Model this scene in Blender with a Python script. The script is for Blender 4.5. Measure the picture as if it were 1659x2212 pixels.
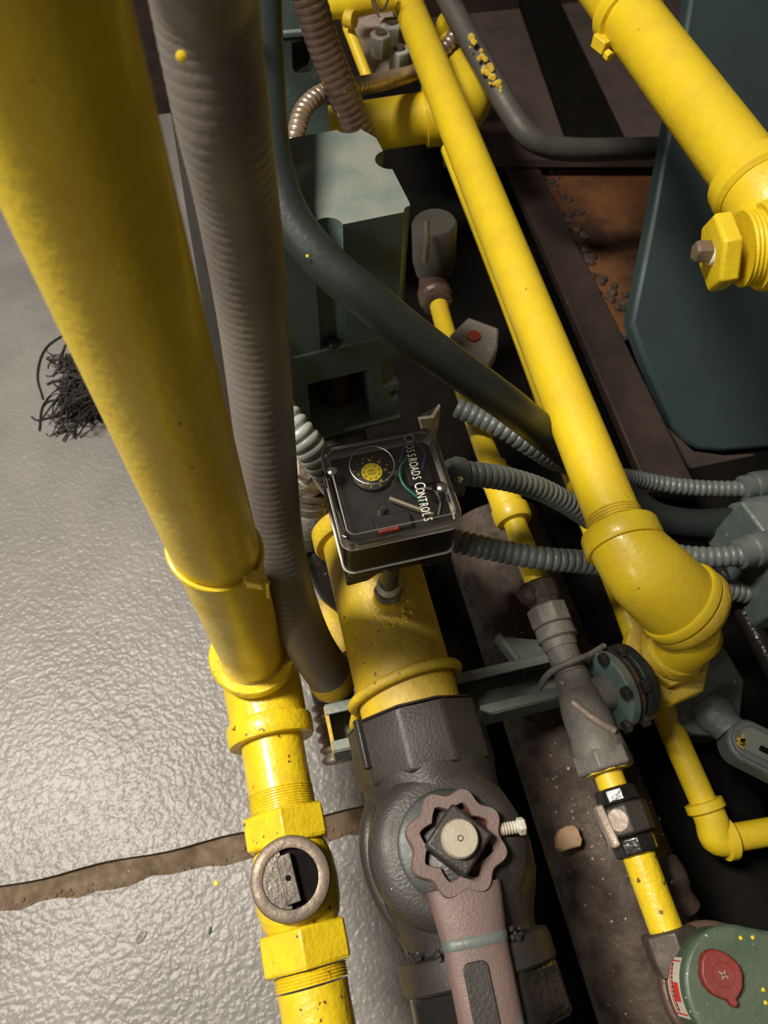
import bpy, bmesh, math, random
from mathutils import Vector, Matrix
import numpy as np
random.seed(7)
S = bpy.context.scene
COL = S.collection
for o in list(bpy.data.objects): bpy.data.objects.remove(o)

# ------------------------------------------------------------------ camera
F = 1600.0; CX, CY = 829.5, 1106.0; HC = 1.0           # focal length in pixels of the 1659x2212 frame, camera height in metres
_d = np.array([780 - CX, -(2000 - CY), -F]); _d /= np.linalg.norm(_d)
_z = -_d
_y = np.array([22 - CX, -(-1800 - CY), -F]); _y -= _y.dot(_z) * _z; _y /= np.linalg.norm(_y)
_x = np.cross(_y, _z)
B = np.array([_x, _y, _z])
cam_data = bpy.data.cameras.new('camera'); cam = bpy.data.objects.new('camera', cam_data); COL.objects.link(cam)
cam_data.sensor_fit = 'HORIZONTAL'; cam_data.sensor_width = 36.0; cam_data.lens = 36.0 * F / 1659.0
cam_data.clip_start = 0.01
M4 = Matrix([[*B[0], 0], [*B[1], 0], [*B[2], HC], [0, 0, 0, 1]])
cam.matrix_world = M4
cam_data.dof.use_dof = True; cam_data.dof.focus_distance = 0.62; cam_data.dof.aperture_fstop = 13.0
S.camera = cam

# ------------------------------------------------------------------ world and lights
S.view_settings.view_transform = 'Standard'; S.view_settings.look = 'None'
S.view_settings.gamma = 1.0; S.view_settings.exposure = 0.0; S.view_settings.use_curve_mapping = False
wd = bpy.data.worlds.new('world'); S.world = wd; wd.use_nodes = True
wd.node_tree.nodes['Background'].inputs[0].default_value = (1.0, 0.86, 0.72, 1)
wd.node_tree.nodes['Background'].inputs[1].default_value = 0.075
def area(loc, target, sx, sy, power, col, spread=180):
    l = bpy.data.lights.new('ceiling_or_fill_lamp', 'AREA'); l.shape = 'RECTANGLE'; l.size = sx; l.size_y = sy
    l.energy = power; l.color = col; l.spread = math.radians(spread)
    o = bpy.data.objects.new('ceiling_or_fill_lamp', l); COL.objects.link(o); o.location = loc
    o.rotation_euler = (Vector(target) - Vector(loc)).to_track_quat('-Z', 'Y').to_euler()
area((-1.02, 0.62, 2.6), (-0.35, 0.22, 0), 0.30, 0.70, 42, (1.0, 0.93, 0.81), 108)
area((-2.6, -1.15, 2.3), (0.0, 0.4, 0.4), 0.30, 0.90, 20, (1.0, 0.93, 0.82))  # added fill light with no fixture in view, lifts the actuator's front faces

# ------------------------------------------------------------------ pixel helpers (measuring off the photograph)
def ray(px, py): return B @ np.array([px - CX, -(py - CY), -F])
def P(px, py, h):                     # point at height h
    r = ray(px, py); return Vector(np.array([0, 0, HC]) + r * ((h - HC) / r[2]))
def D(px, py, z):                     # point at camera depth z
    return Vector(np.array([0, 0, HC]) + ray(px, py) * z / F)
def PY(px, py, Y):                    # point on the vertical plane y = Y
    r = ray(px, py); return Vector(np.array([0, 0, HC]) + r * (Y / r[1]))

# ------------------------------------------------------------------ materials
def nodes(name):
    m = bpy.data.materials.new(name); m.use_nodes = True
    nt = m.node_tree; return m, nt, nt.nodes['Principled BSDF']
def N(nt, t, **kw):
    n = nt.nodes.new(t)
    for k, v in kw.items():
        if k in n.inputs: n.inputs[k].default_value = v
        else: setattr(n, k, v)
    return n
def ramp(nt, src, stops):
    r = nt.nodes.new('ShaderNodeValToRGB'); e = r.color_ramp.elements
    while len(e) < len(stops): e.new(0.5)
    for i, (p, c) in enumerate(stops): e[i].position = p; e[i].color = (*c, 1) if len(c) == 3 else c
    nt.links.new(src, r.inputs[0]); return r.outputs[0]
def mixc(nt, fac, a, b, mode='MIX'):
    m = nt.nodes.new('ShaderNodeMix'); m.data_type = 'RGBA'; m.blend_type = mode
    for s, v in ((0, fac), (6, a), (7, b)):
        if hasattr(v, 'is_linked'): nt.links.new(v, m.inputs[s])
        elif s == 0: m.inputs[0].default_value = v
        else: m.inputs[s].default_value = (*v, 1)
    return m.outputs[2]
def paint(name, base, dark, spot=None, rough=0.4, bump=0.25, scale=60, spots=0.0, spot_scale=90, metallic=0.0, coat=0.0, dust=0.0, dustcol=(0.3, 0.25, 0.2), bscale=220, spec=0.5):
    """painted or cast surface: blotches of a darker tone, small chips or paint specks, fine relief, dust on faces that look up"""
    m, nt, b = nodes(name)
    tc = N(nt, 'ShaderNodeNewGeometry'); pos = tc.outputs['Position']
    n1 = N(nt, 'ShaderNodeTexNoise', Scale=scale, Detail=5.0, Roughness=0.6); nt.links.new(pos, n1.inputs['Vector'])
    c = mixc(nt, ramp(nt, n1.outputs[0], [(0.42, (0, 0, 0)), (0.68, (1, 1, 1))]), base, dark)
    if spot:
        n2 = N(nt, 'ShaderNodeTexNoise', Scale=spot_scale, Detail=2.0, Roughness=0.5); nt.links.new(pos, n2.inputs['Vector'])
        c = mixc(nt, ramp(nt, n2.outputs[0], [(spots, (0, 0, 0)), (spots + 0.02, (1, 1, 1))]), c, spot)
    if dust > 0:
        sp = N(nt, 'ShaderNodeSeparateXYZ'); nt.links.new(tc.outputs['Normal'], sp.inputs[0])
        n3 = N(nt, 'ShaderNodeTexNoise', Scale=35.0, Detail=4.0); nt.links.new(pos, n3.inputs['Vector'])
        mm = N(nt, 'ShaderNodeMath', operation='MULTIPLY'); nt.links.new(ramp(nt, sp.outputs[2], [(0.55, (0, 0, 0)), (1.0, (dust,) * 3)]), mm.inputs[0])
        nt.links.new(ramp(nt, n3.outputs[0], [(0.3, (0.3,) * 3), (0.65, (1, 1, 1))]), mm.inputs[1])
        c = mixc(nt, mm.outputs[0], c, dustcol)
    nt.links.new(c, b.inputs['Base Color'])
    nr = ramp(nt, n1.outputs[0], [(0.3, (rough * 0.8,) * 3), (0.7, (min(1, rough * 1.3),) * 3)])
    nt.links.new(nr, b.inputs['Roughness'])
    b.inputs['Metallic'].default_value = metallic
    b.inputs['Specular IOR Level'].default_value = spec
    b.inputs['Coat Weight'].default_value = coat; b.inputs['Coat Roughness'].default_value = 0.12
    n4 = N(nt, 'ShaderNodeTexNoise', Scale=bscale, Detail=3.0); nt.links.new(pos, n4.inputs['Vector'])
    bp = N(nt, 'ShaderNodeBump', Strength=bump, Distance=0.002); nt.links.new(n4.outputs[0], bp.inputs['Height'])
    nt.links.new(bp.outputs[0], b.inputs['Normal'])
    return m
M = {}
M['yellow'] = paint('yellow_paint', (0.70, 0.51, 0.014), (0.63, 0.43, 0.012), (0.22, 0.13, 0.01), 0.42, 0.22, 30, 0.755, 150, coat=0.15, dust=0.12, dustcol=(0.55, 0.42, 0.14))
M['yellow_dirty'] = paint('dusty_yellow_paint', (0.60, 0.42, 0.016), (0.46, 0.30, 0.02), (0.20, 0.12, 0.01), 0.5, 0.5, 40, 0.72, 120, dust=0.45, dustcol=(0.36, 0.26, 0.10))
M['yellow_chipped'] = paint('chipped_yellow_paint', (0.72, 0.53, 0.014), (0.63, 0.43, 0.012), (0.13, 0.07, 0.02), 0.34, 0.45, 60, 0.70, 120, coat=0.3)
M['teal'] = paint('teal_paint', (0.105, 0.160, 0.155), (0.075, 0.118, 0.115), (0.35, 0.33, 0.28), 0.42, 0.2, 18, 0.75, 200, dust=0.7, dustcol=(0.23, 0.22, 0.18))
M['teal_blue'] = paint('blue_green_casing_paint', (0.036, 0.060, 0.064), (0.028, 0.042, 0.044), None, 0.5, 0.08, 6, bscale=60)
M['teal_dark'] = paint('dark_teal_rubber', (0.018, 0.024, 0.022), (0.012, 0.017, 0.016), None, 0.45, 0.15, 20)
M['teal_grey'] = paint('grey_green_paint', (0.10, 0.125, 0.12), (0.07, 0.09, 0.085), (0.3, 0.27, 0.22), 0.45, 0.3, 40, 0.72, 150, dust=0.3, dustcol=(0.2, 0.18, 0.15))
M['grey_fitting'] = paint('dusty_grey_cast_fitting', (0.16, 0.15, 0.135), (0.10, 0.10, 0.095), (0.3, 0.26, 0.2), 0.55, 0.5, 50, 0.7, 140, dust=0.4, dustcol=(0.25, 0.21, 0.17))
M['grey_pvc'] = paint('grey_flexible_jacket', (0.17, 0.15, 0.135), (0.13, 0.11, 0.10), None, 0.5, 0.15, 12, dust=0.0)
M['brown_conduit'] = paint('brown_steel_conduit', (0.13, 0.085, 0.065), (0.07, 0.045, 0.035), (0.4, 0.25, 0.03), 0.38, 0.3, 40, 0.68, 90, metallic=0.35)
M['bright_conduit'] = paint('bright_steel_conduit', (0.42, 0.33, 0.25), (0.25, 0.18, 0.13), (0.5, 0.35, 0.05), 0.3, 0.2, 40, 0.70, 90, metallic=0.6)
M['ring_grey'] = paint('grey_ribbed_conduit', (0.13, 0.15, 0.145), (0.09, 0.105, 0.10), None, 0.4, 0.2, 40, dust=0.15, dustcol=(0.2, 0.19, 0.16))
M['ring_light'] = paint('light_grey_ribbed_conduit', (0.34, 0.36, 0.33), (0.24, 0.26, 0.24), None, 0.4, 0.15, 40)
M['iron'] = paint('black_cast_iron', (0.024, 0.020, 0.018), (0.014, 0.012, 0.0105), (0.45, 0.38, 0.28), 0.45, 0.22, 30, 0.765, 260, dust=0.3, dustcol=(0.065, 0.054, 0.047), bscale=420)
M['black_gloss'] = paint('glossy_black_iron', (0.015, 0.013, 0.012), (0.010, 0.009, 0.008), (0.4, 0.35, 0.3), 0.22, 0.6, 40, 0.76, 240, bscale=110)
M['black'] = paint('matt_black_and_shade', (0.006, 0.005, 0.0045), (0.004, 0.0035, 0.003), None, 0.9, 0.2, 20, spec=0.1)  # even black, also stands in for shade in wells and below the train
M['tube_grey'] = paint('dull_brown_grey_tube', (0.075, 0.070, 0.06), (0.05, 0.048, 0.042), None, 0.5, 0.2, 20)
M['dusty_black'] = paint('dusty_black_pipe', (0.060, 0.043, 0.034), (0.014, 0.010, 0.008), (0.42, 0.34, 0.26), 0.6, 0.8, 38, 0.74, 170, dust=0.5, dustcol=(0.095, 0.066, 0.050), bscale=140, spec=0.25)
M['brown_deck'] = paint('dusty_brown_deck', (0.085, 0.062, 0.055), (0.055, 0.040, 0.036), (0.14, 0.11, 0.09), 0.6, 0.2, 14, 0.75, 60, spec=0.3)
M['brown'] = paint('dark_brown_steel', (0.050, 0.033, 0.028), (0.028, 0.018, 0.015), (0.12, 0.10, 0.08), 0.6, 0.2, 14, 0.75, 60, spec=0.3)
M['rust'] = paint('orange_rust', (0.15, 0.062, 0.025), (0.030, 0.016, 0.010), None, 0.8, 0.9, 8, bscale=45, spec=0.2)
M['red_iron'] = paint('worn_red_painted_iron', (0.15, 0.095, 0.083), (0.085, 0.062, 0.056), (0.09, 0.12, 0.115), 0.55, 0.3, 16, 0.68, 40, dust=0.2, dustcol=(0.20, 0.145, 0.13), bscale=520)
M['red_raw'] = paint('red_primer', (0.30, 0.035, 0.02), (0.15, 0.03, 0.02), None, 0.5, 0.3)
M['steel'] = paint('worn_steel', (0.42, 0.37, 0.29), (0.33, 0.28, 0.22), (0.15, 0.12, 0.09), 0.4, 0.15, 60, 0.76, 200, metallic=0.25)
M['chrome'] = paint('bright_screw_metal', (0.75, 0.72, 0.68), (0.6, 0.58, 0.55), None, 0.18, 0.1, metallic=1.0)
M['bronze'] = paint('worn_bronze', (0.17, 0.125, 0.09), (0.10, 0.08, 0.062), (0.6, 0.45, 0.05), 0.45, 0.25, 50, 0.77, 90, metallic=0.3)
M['bronze_dark'] = paint('dark_bronze', (0.10, 0.08, 0.065), (0.06, 0.05, 0.04), (0.5, 0.4, 0.06), 0.4, 0.3, 50, 0.74, 110, metallic=0.4)
M['green'] = paint('dusty_green_paint', (0.050, 0.082, 0.054), (0.04, 0.07, 0.045), (0.5, 0.5, 0.42), 0.5, 0.3, 25, 0.715, 330, dust=0.45, dustcol=(0.13, 0.15, 0.10))
M['red_plastic'] = paint('red_plastic', (0.20, 0.018, 0.017), (0.15, 0.016, 0.015), (0.4, 0.25, 0.22), 0.45, 0.2, 30, 0.76, 300, dust=.25, dustcol=(.28, .12, .10))
M['white_paper'] = paint('sticker_paper', (0.62, 0.55, 0.45), (0.52, 0.46, 0.38), None, 0.5, 0.05)
M['red_ink'] = paint('red_ink', (0.55, 0.03, 0.02), (0.5, 0.03, 0.02), None, 0.5, 0.0)
M['black_plastic'] = paint('black_plastic', (0.008, 0.007, 0.007), (0.006, 0.0055, 0.005), None, 0.35, 0.05, spec=0.25)
M['dial_black'] = paint('dial_black', (0.010, 0.010, 0.011), (0.008, 0.008, 0.009), None, 0.5, 0.0)
M['dial_yellow'] = paint('dial_yellow', (0.75, 0.60, 0.02), (0.68, 0.55, 0.02), None, 0.5, 0.0)
M['print_white'] = paint('white_print', (0.75, 0.72, 0.66), (0.7, 0.67, 0.6), None, 0.5, 0.0)
M['pink_cast'] = paint('dusty_pinkish_cast_metal', (0.38, 0.30, 0.25), (0.24, 0.19, 0.16), None, 0.5, 0.5, 60, metallic=0.2)
M['white_green'] = paint('whitish_green_painted_steel', (0.52, 0.52, 0.46), (0.32, 0.22, 0.15), None, 0.45, 0.3, 70)
M['wood'] = paint('tan_chip', (0.42, 0.27, 0.16), (0.33, 0.20, 0.12), None, 0.7, 0.3, 80)
M['wire_blue'] = paint('blue_wire', (0.07, 0.13, 0.40), (0.05, 0.1, 0.3), None, 0.3, 0.0)
M['wire_green'] = paint('green_wire', (0.05, 0.32, 0.20), (0.04, 0.25, 0.15), None, 0.3, 0.0)
M['fibre'] = paint('black_fibre', (0.020, 0.016, 0.014), (0.012, 0.010, 0.009), None, 0.8, 0.0)
M['joint'] = paint('brown_joint_dirt', (0.115, 0.070, 0.036), (0.06, 0.038, 0.022), (0.30, 0.22, 0.15), 0.6, 0.5, 45, 0.74, 90, bscale=70, spec=0.25)
def floor_mat():
    m, nt, b = nodes('grey_floor_paint')
    pos = N(nt, 'ShaderNodeNewGeometry').outputs['Position']
    n1 = N(nt, 'ShaderNodeTexNoise', Scale=7.0, Detail=5.0); nt.links.new(pos, n1.inputs['Vector'])
    c = ramp(nt, n1.outputs[0], [(0.35, (0.175, 0.165, 0.157)), (0.65, (0.225, 0.213, 0.204))])
    n2 = N(nt, 'ShaderNodeTexNoise', Scale=45.0, Detail=2.0); nt.links.new(pos, n2.inputs['Vector'])
    c = mixc(nt, ramp(nt, n2.outputs[0], [(0.73, (0, 0, 0)), (0.76, (0.6,) * 3)]), c, (0.12, 0.10, 0.085))
    nt.links.new(c, b.inputs['Base Color'])
    b.inputs['Roughness'].default_value = 0.38; b.inputs['Specular IOR Level'].default_value = 0.30
    # pebbled relief of the thick floor paint: round grains on a gentle swell
    v = N(nt, 'ShaderNodeTexVoronoi', Scale=175.0); v.feature = 'SMOOTH_F1'; v.inputs['Smoothness'].default_value = 1.0
    wn = N(nt, 'ShaderNodeTexNoise', Scale=60.0, Detail=2.0); nt.links.new(pos, wn.inputs['Vector'])
    ad_ = N(nt, 'ShaderNodeVectorMath', operation='MULTIPLY_ADD'); nt.links.new(wn.outputs[1], ad_.inputs[0]); ad_.inputs[1].default_value = (.012, .012, .012); nt.links.new(pos, ad_.inputs[2])
    nt.links.new(ad_.outputs[0], v.inputs['Vector'])
    w = N(nt, 'ShaderNodeTexNoise', Scale=90.0, Detail=2.0); nt.links.new(pos, w.inputs['Vector'])
    mm = N(nt, 'ShaderNodeMath', operation='MULTIPLY_ADD'); nt.links.new(v.outputs[0], mm.inputs[0]); mm.inputs[1].default_value = -0.8; nt.links.new(w.outputs[0], mm.inputs[2])
    bp = N(nt, 'ShaderNodeBump', Strength=0.42, Distance=0.003); nt.links.new(mm.outputs[0], bp.inputs['Height'])
    nt.links.new(bp.outputs[0], b.inputs['Normal'])
    return m
M['floor'] = floor_mat()
def clear_mat():
    m = bpy.data.materials.new('clear_polycarbonate'); m.use_nodes = True; nt = m.node_tree; nt.nodes.clear()
    out = nt.nodes.new('ShaderNodeOutputMaterial'); mx = nt.nodes.new('ShaderNodeMixShader')
    tr = nt.nodes.new('ShaderNodeBsdfTransparent'); tr.inputs[0].default_value = (0.90, 0.89, 0.87, 1)
    gl = nt.nodes.new('ShaderNodeBsdfGlossy'); gl.inputs['Roughness'].default_value = 0.04
    fr = nt.nodes.new('ShaderNodeFresnel'); fr.inputs[0].default_value = 1.55
    nt.links.new(fr.outputs[0], mx.inputs[0]); nt.links.new(tr.outputs[0], mx.inputs[1]); nt.links.new(gl.outputs[0], mx.inputs[2])
    nt.links.new(mx.outputs[0], out.inputs[0]); return m
M['clear'] = clear_mat()
ce = clear_mat(); ce.name = 'polycarbonate_edge_highlight'; M['clear_edge'] = ce
for l in list(ce.node_tree.links):
    if l.to_socket.name in ('Fac', 'Factor'): ce.node_tree.links.remove(l)
for q in ce.node_tree.nodes:
    if q.type == 'MIX_SHADER': q.inputs[0].default_value = .45  # fixed gloss puts the lid's edge highlights into the material
    if q.type == 'BSDF_GLOSSY': q.inputs['Roughness'].default_value = .35; q.inputs['Color'].default_value = (.8, .76, .7, 1)

# ------------------------------------------------------------------ mesh helpers
def V(*a): return Vector(a)
def smoothpath(ctrl, step=0.004):
    """Catmull-Rom through ctrl (points, or (point, radius)) -> evenly dense list of points"""
    p = [Vector(c) for c in ctrl]
    p = [p[0] * 2 - p[1]] + p + [p[-1] * 2 - p[-2]]
    out = []
    for i in range(1, len(p) - 2):
        a, b, c, d = p[i - 1:i + 3]
        n = max(2, int((c - b).length / step))
        for k in range(n):
            t = k / n
            out.append(0.5 * ((2 * b) + (c - a) * t + (2 * a - 5 * b + 4 * c - d) * t * t + (3 * b - a - 3 * c + d) * t ** 3))
    out.append(p[-2]); return out
def tube(pts, r, n=24, cap=True):
    pts = [Vector(q) for q in pts]; m = len(pts)
    rr = r if isinstance(r, (list, tuple)) else [r] * m
    vs, fs = [], []
    t = (pts[1] - pts[0]).normalized()
    u = t.orthogonal().normalized()
    for i in range(m):
        if 0 < i < m - 1: t = (pts[i + 1] - pts[i - 1]).normalized()
        elif i == m - 1: t = (pts[-1] - pts[-2]).normalized()
        u = (u - t * u.dot(t)).normalized(); w = t.cross(u)
        for k in range(n):
            a = 2 * math.pi * k / n
            vs.append(pts[i] + (u * math.cos(a) + w * math.sin(a)) * rr[i])
    for i in range(m - 1):
        for k in range(n):
            k2 = (k + 1) % n
            fs.append((i * n + k, i * n + k2, (i + 1) * n + k2, (i + 1) * n + k))
    if cap:
        fs.append(tuple(range(n - 1, -1, -1))); fs.append(tuple((m - 1) * n + k for k in range(n)))
    return vs, fs
def ribbed(ctrl, r, pitch, depth, n=20, sharp=1.0):
    """corrugated conduit: evenly resampled path, the radius waves once per pitch"""
    d = smoothpath(ctrl, pitch / 3)
    cum = [0]
    for a, b in zip(d, d[1:]): cum.append(cum[-1] + (b - a).length)
    L = cum[-1]; q = 7; m = int(L / pitch * q); pts = []; rr = []; j = 0
    for i in range(m + 1):
        s = L * i / m
        while j < len(cum) - 2 and cum[j + 1] < s: j += 1
        f = (s - cum[j]) / max(1e-9, cum[j + 1] - cum[j]); pts.append(d[j].lerp(d[j + 1], f))
        w = abs(math.sin(math.pi * s / pitch)); rr.append(r - depth * (1 - w ** 0.7) * sharp)
    return tube(pts, rr, n)
def frame(d, up=None):
    d = Vector(d).normalized()
    u = Vector(up) if up is not None else Vector((0, 0, 1))
    if abs(d.dot(u)) > 0.98: u = Vector((0, 1, 0))
    u = (u - d * u.dot(d)).normalized(); return d, u, d.cross(u)
def lathe(p, d, prof, n=32, phase=0.0, up=None, cap=True):
    """profile [(distance along d, radius)] turned about the axis p + d"""
    p = Vector(p); d, u, w = frame(d, up); vs, fs = [], []
    for (t, r) in prof:
        for k in range(n):
            a = 2 * math.pi * k / n + phase
            vs.append(p + d * t + (u * math.cos(a) + w * math.sin(a)) * r)
    m = len(prof)
    for i in range(m - 1):
        for k in range(n):
            k2 = (k + 1) % n; fs.append((i * n + k, i * n + k2, (i + 1) * n + k2, (i + 1) * n + k))
    if cap:
        fs.append(tuple(range(n - 1, -1, -1))); fs.append(tuple((m - 1) * n + k for k in range(n)))
    return vs, fs
def ring(c, d, R, r, n=48, k=12, squash=1.0):
    c = Vector(c); d, u, w = frame(d); vs, fs = [], []
    for i in range(n):
        a = 2 * math.pi * i / n; e = u * math.cos(a) + w * math.sin(a)
        for j in range(k):
            b = 2 * math.pi * j / k; vs.append(c + e * (R + r * math.cos(b)) + d * (r * squash * math.sin(b)))
    for i in range(n):
        for j in range(k):
            i2, j2 = (i + 1) % n, (j + 1) % k; fs.append((i * k + j, i2 * k + j, i2 * k + j2, i * k + j2))
    return vs, fs
def box(c, hx, hy, hz, ax=(1, 0, 0), ay=(0, 1, 0), az=(0, 0, 1)):
    c = Vector(c); ax, ay, az = Vector(ax).normalized(), Vector(ay).normalized(), Vector(az).normalized()
    vs = [c + ax * (sx * hx) + ay * (sy * hy) + az * (sz * hz) for sz in (-1, 1) for sy in (-1, 1) for sx in (-1, 1)]
    return vs, [(0, 2, 3, 1), (4, 5, 7, 6), (0, 1, 5, 4), (2, 6, 7, 3), (0, 4, 6, 2), (1, 3, 7, 5)]
def prism(poly, off):
    """polygon of world points, extruded by the vector off"""
    poly = [Vector(q) for q in poly]; off = Vector(off); n = len(poly)
    vs = poly + [q + off for q in poly]
    return vs, [tuple(range(n)), tuple(range(2 * n - 1, n - 1, -1))] + [(i, n + i, n + (i + 1) % n, (i + 1) % n) for i in range(n)]
def join(*a):
    vs, fs = [], []
    for v, f in a:
        o = len(vs); vs += list(v); fs += [tuple(i + o for i in q) for q in f]
    return vs, fs
def rrect(c, hx, hy, r, ax, ay, seg=6):
    c = Vector(c); ax = Vector(ax).normalized(); ay = Vector(ay).normalized(); out = []
    for sx, sy, a0 in ((1, 1, 0), (-1, 1, 90), (-1, -1, 180), (1, -1, 270)):
        for k in range(seg + 1):
            a = math.radians(a0 + 90 * k / seg)
            out.append(c + ax * (sx * (hx - r) + r * math.cos(a)) + ay * (sy * (hy - r) + r * math.sin(a)))
    return out
def mk(name, vf, mat, parent=None, bevel=0.0, angle=38, label=None, kind=None):
    vs, fs = vf; vs = [Vector(v) for v in vs]
    if parent is not None: org = Vector(parent['org'])
    else:
        org = Vector((sum(v.x for v in vs) / len(vs), sum(v.y for v in vs) / len(vs), min(v.z for v in vs)))
    me = bpy.data.meshes.new(name); me.from_pydata([v - org for v in vs], [], fs); me.update()
    bm = bmesh.new(); bm.from_mesh(me); bmesh.ops.recalc_face_normals(bm, faces=bm.faces); bm.to_mesh(me); bm.free()
    for p in me.polygons: p.use_smooth = True
    me.set_sharp_from_angle(angle=math.radians(angle))
    me.materials.append(M[mat] if isinstance(mat, str) else mat)
    o = bpy.data.objects.new(name, me); COL.objects.link(o); o['org'] = list(org)
    if parent is not None: o.parent = parent; o.location = (0, 0, 0) if parent.get('empty') or parent.parent or True else org
    else: o.location = org
    if bevel > 0:
        b = o.modifiers.new('bevel', 'BEVEL'); b.width = bevel; b.segments = 2; b.limit_method = 'ANGLE'; b.angle_limit = math.radians(35); b.harden_normals = False
    if label: o['label'] = label
    if kind: o['kind'] = kind
    return o
def thing(name, label, cat, loc, group=None):
    o = bpy.data.objects.new(name, None); COL.objects.link(o); o.location = loc; o.empty_display_size = 0.02
    o['org'] = list(loc); o['empty'] = True; o['label'] = label; o['category'] = cat
    if group: o['group'] = group
    return o
def tag(o, label, cat, group=None):
    o['label'] = label; o['category'] = cat
    if group: o['group'] = group
    return o
def struct(o): o['kind'] = 'structure'; return o
def cut(o, *cutters):
    """boolean difference, applied"""
    for vf in cutters:
        c = mk('cutter', vf, 'black')
        md = o.modifiers.new('cut', 'BOOLEAN'); md.operation = 'DIFFERENCE'; md.solver = 'EXACT'; md.object = c
        bpy.context.view_layer.update()
        dg = bpy.context.evaluated_depsgraph_get()
        me = bpy.data.meshes.new_from_object(o.evaluated_get(dg)); o.modifiers.clear(); old = o.data; o.data = me
        bpy.data.objects.remove(c)
    for p in o.data.polygons: p.use_smooth = True
    o.data.set_sharp_from_angle(angle=math.radians(35)); o.data.name = o.name
    return o
def threads(p, d, r, length, parent, mat='yellow_dirty', pitch=0.0024):
    n = max(2, int(length / pitch)); prof = []
    for i in range(n):
        prof += [(i * pitch, r - 0.0008), (i * pitch + pitch * 0.5, r + 0.0006)]
    return mk('thread', lathe(p, d, prof, 32), mat, parent)
def text_mesh(body, size, mat, name, parent, M3, xscale=1.0, extr=0.0001, align='CENTER'):
    cu = bpy.data.curves.new(name, 'FONT'); cu.body = body; cu.size = size; cu.extrude = extr; cu.align_x = align; cu.align_y = 'CENTER'; cu.resolution_u = 3; cu.offset = -0.00004 if size > .008 else 0
    t = bpy.data.objects.new(name, cu); COL.objects.link(t); bpy.context.view_layer.update()
    me = bpy.data.meshes.new_from_object(t.evaluated_get(bpy.context.evaluated_depsgraph_get())); bpy.data.objects.remove(t)
    me.transform(M3 @ Matrix.Diagonal((xscale, 1, 1, 1)))
    me.transform(Matrix.Translation(-Vector(parent['org'])))
    me.materials.clear(); me.materials.append(M[mat]); me.name = name
    o = bpy.data.objects.new(name, me); COL.objects.link(o); o.parent = parent; o['org'] = parent['org']
    return o

UP = V(0, 0, 1); Y = V(0, 1, 0); X = V(1, 0, 0)
#STRUCT
# ------------------------------------------------------------------ floor: two painted slabs with a dirt-filled joint between them
ja, jb = P(-300, 2010, 0), P(900, 1745, 0)         # centre line of the joint
jd = (jb - ja).normalized(); jn = V(-jd.y, jd.x, 0); A0 = ja - jd * 2.5; A1 = jb + jd * 2.5
base = struct(mk('floor', box((0.3, 1.0, -0.0535), 3.2, 3.2, 0.045), 'joint'))
def slab(side, name):
    e = []
    n = 260
    for i in range(n + 1):
        t = i / n; p = A0.lerp(A1, t)
        w = 0.0150 + 0.0018 * math.sin(i * 0.9) + (0.0022 * math.sin(i * 2.3 + 1) + random.uniform(-.0012, .0012) if side < 0 else 0)
        if side < 0 and 0.5 < 0.5: pass
        e.append(p + jn * side * w)
    far = [A1 + jn * side * 3.5, A0 + jn * side * 3.5]
    poly = e + far
    for q in poly: q.z = -0.014
    if side < 0: poly.reverse()
    return mk(name, prism(poly, (0, 0, 0.014)), 'floor', base)
slab(1, 'floor_slab'); slab(-1, 'floor_slab')
fv = []
random.seed(3)
for i in range(60):
    t = random.random(); p = P(0, 1962, -0.0085).lerp(P(760, 1790, -0.0085), t) + jn * random.uniform(-.011, .006)
    s = random.uniform(0.0008, 0.0028)
    fv.append(lathe(p - UP * s * 0.4, (random.uniform(-.4, .4), random.uniform(-.4, .4), 1), [(0, s * .6), (s * .5, s), (s, s * .8), (s * 1.3, s * .3)], 6))
o = mk('joint_grit', join(*fv), 'bronze', base, kind='stuff')
mk('twig', tube(smoothpath([P(170, 1952, -.007), P(230, 1935, -.0065), P(315, 1922, -.006)], .003), 0.0013, 8), 'bronze_dark', base)
tag(mk('wood_splinter', lathe(P(452, 2020, 0.0), V(.4, 1, 0), [(0, .0005), (.003, .0022), (.007, .0016), (.009, .0004)], 6), 'green'), 'tiny green leaf scrap on the painted floor below the joint', 'scrap')
tag(mk('floor_chip', prism([P(293, 2030, .0), P(303, 2014, .0), P(318, 2012, .0), P(312, 2028, .0), P(298, 2040, .0)], (0, 0, .0012)), 'bronze_dark', None, .0004), 'brown flake lying on the painted floor below the joint', 'flake')
tag(mk('floor_chip', lathe(P(467, 1908, .0), UP, [(0, .0035), (.001, .0028), (.0014, .001)], 9), 'yellow'), 'small yellow paint drip on the floor beside the joint', 'paint drip')

#OBJ
# ------------------------------------------------------------------ gas riser (left, standing) and its cable tie
AX, AH = -0.05, 0.252                                # axis of the left gas line
r0, r1 = V(-0.0515, 0.249, 0.27), V(-0.0345, 0.2435, 1.45)
tag(mk('riser_pipe', tube([r0.lerp(r1, i / 40) for i in range(41)], 0.030, 48), 'yellow'),
    'thick glossy yellow gas pipe rising close to the camera at the left edge', 'pipe')
def on_riser(h): return r0.lerp(r1, (h - r0.z) / (r1.z - r0.z))
t = thing('cable_tie', 'yellow-painted cable tie looped around the thick standing yellow pipe', 'cable tie', on_riser(0.535))
c = on_riser(0.533); dd = V(-0.30, -0.02, -1).normalized() * -1
mk('strap', ring(c, dd, 0.0325, 0.0019, 64, 8, 1.3), 'yellow', t)
bpos = D(549, 1251, .514)
bd = (D(575, 1256, .52) - D(520, 1246, .512)).normalized()
mk('buckle', box(bpos, 0.0068, 0.0055, 0.0052, bd, UP.cross(bd), UP), 'yellow', t, 0.001)
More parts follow.
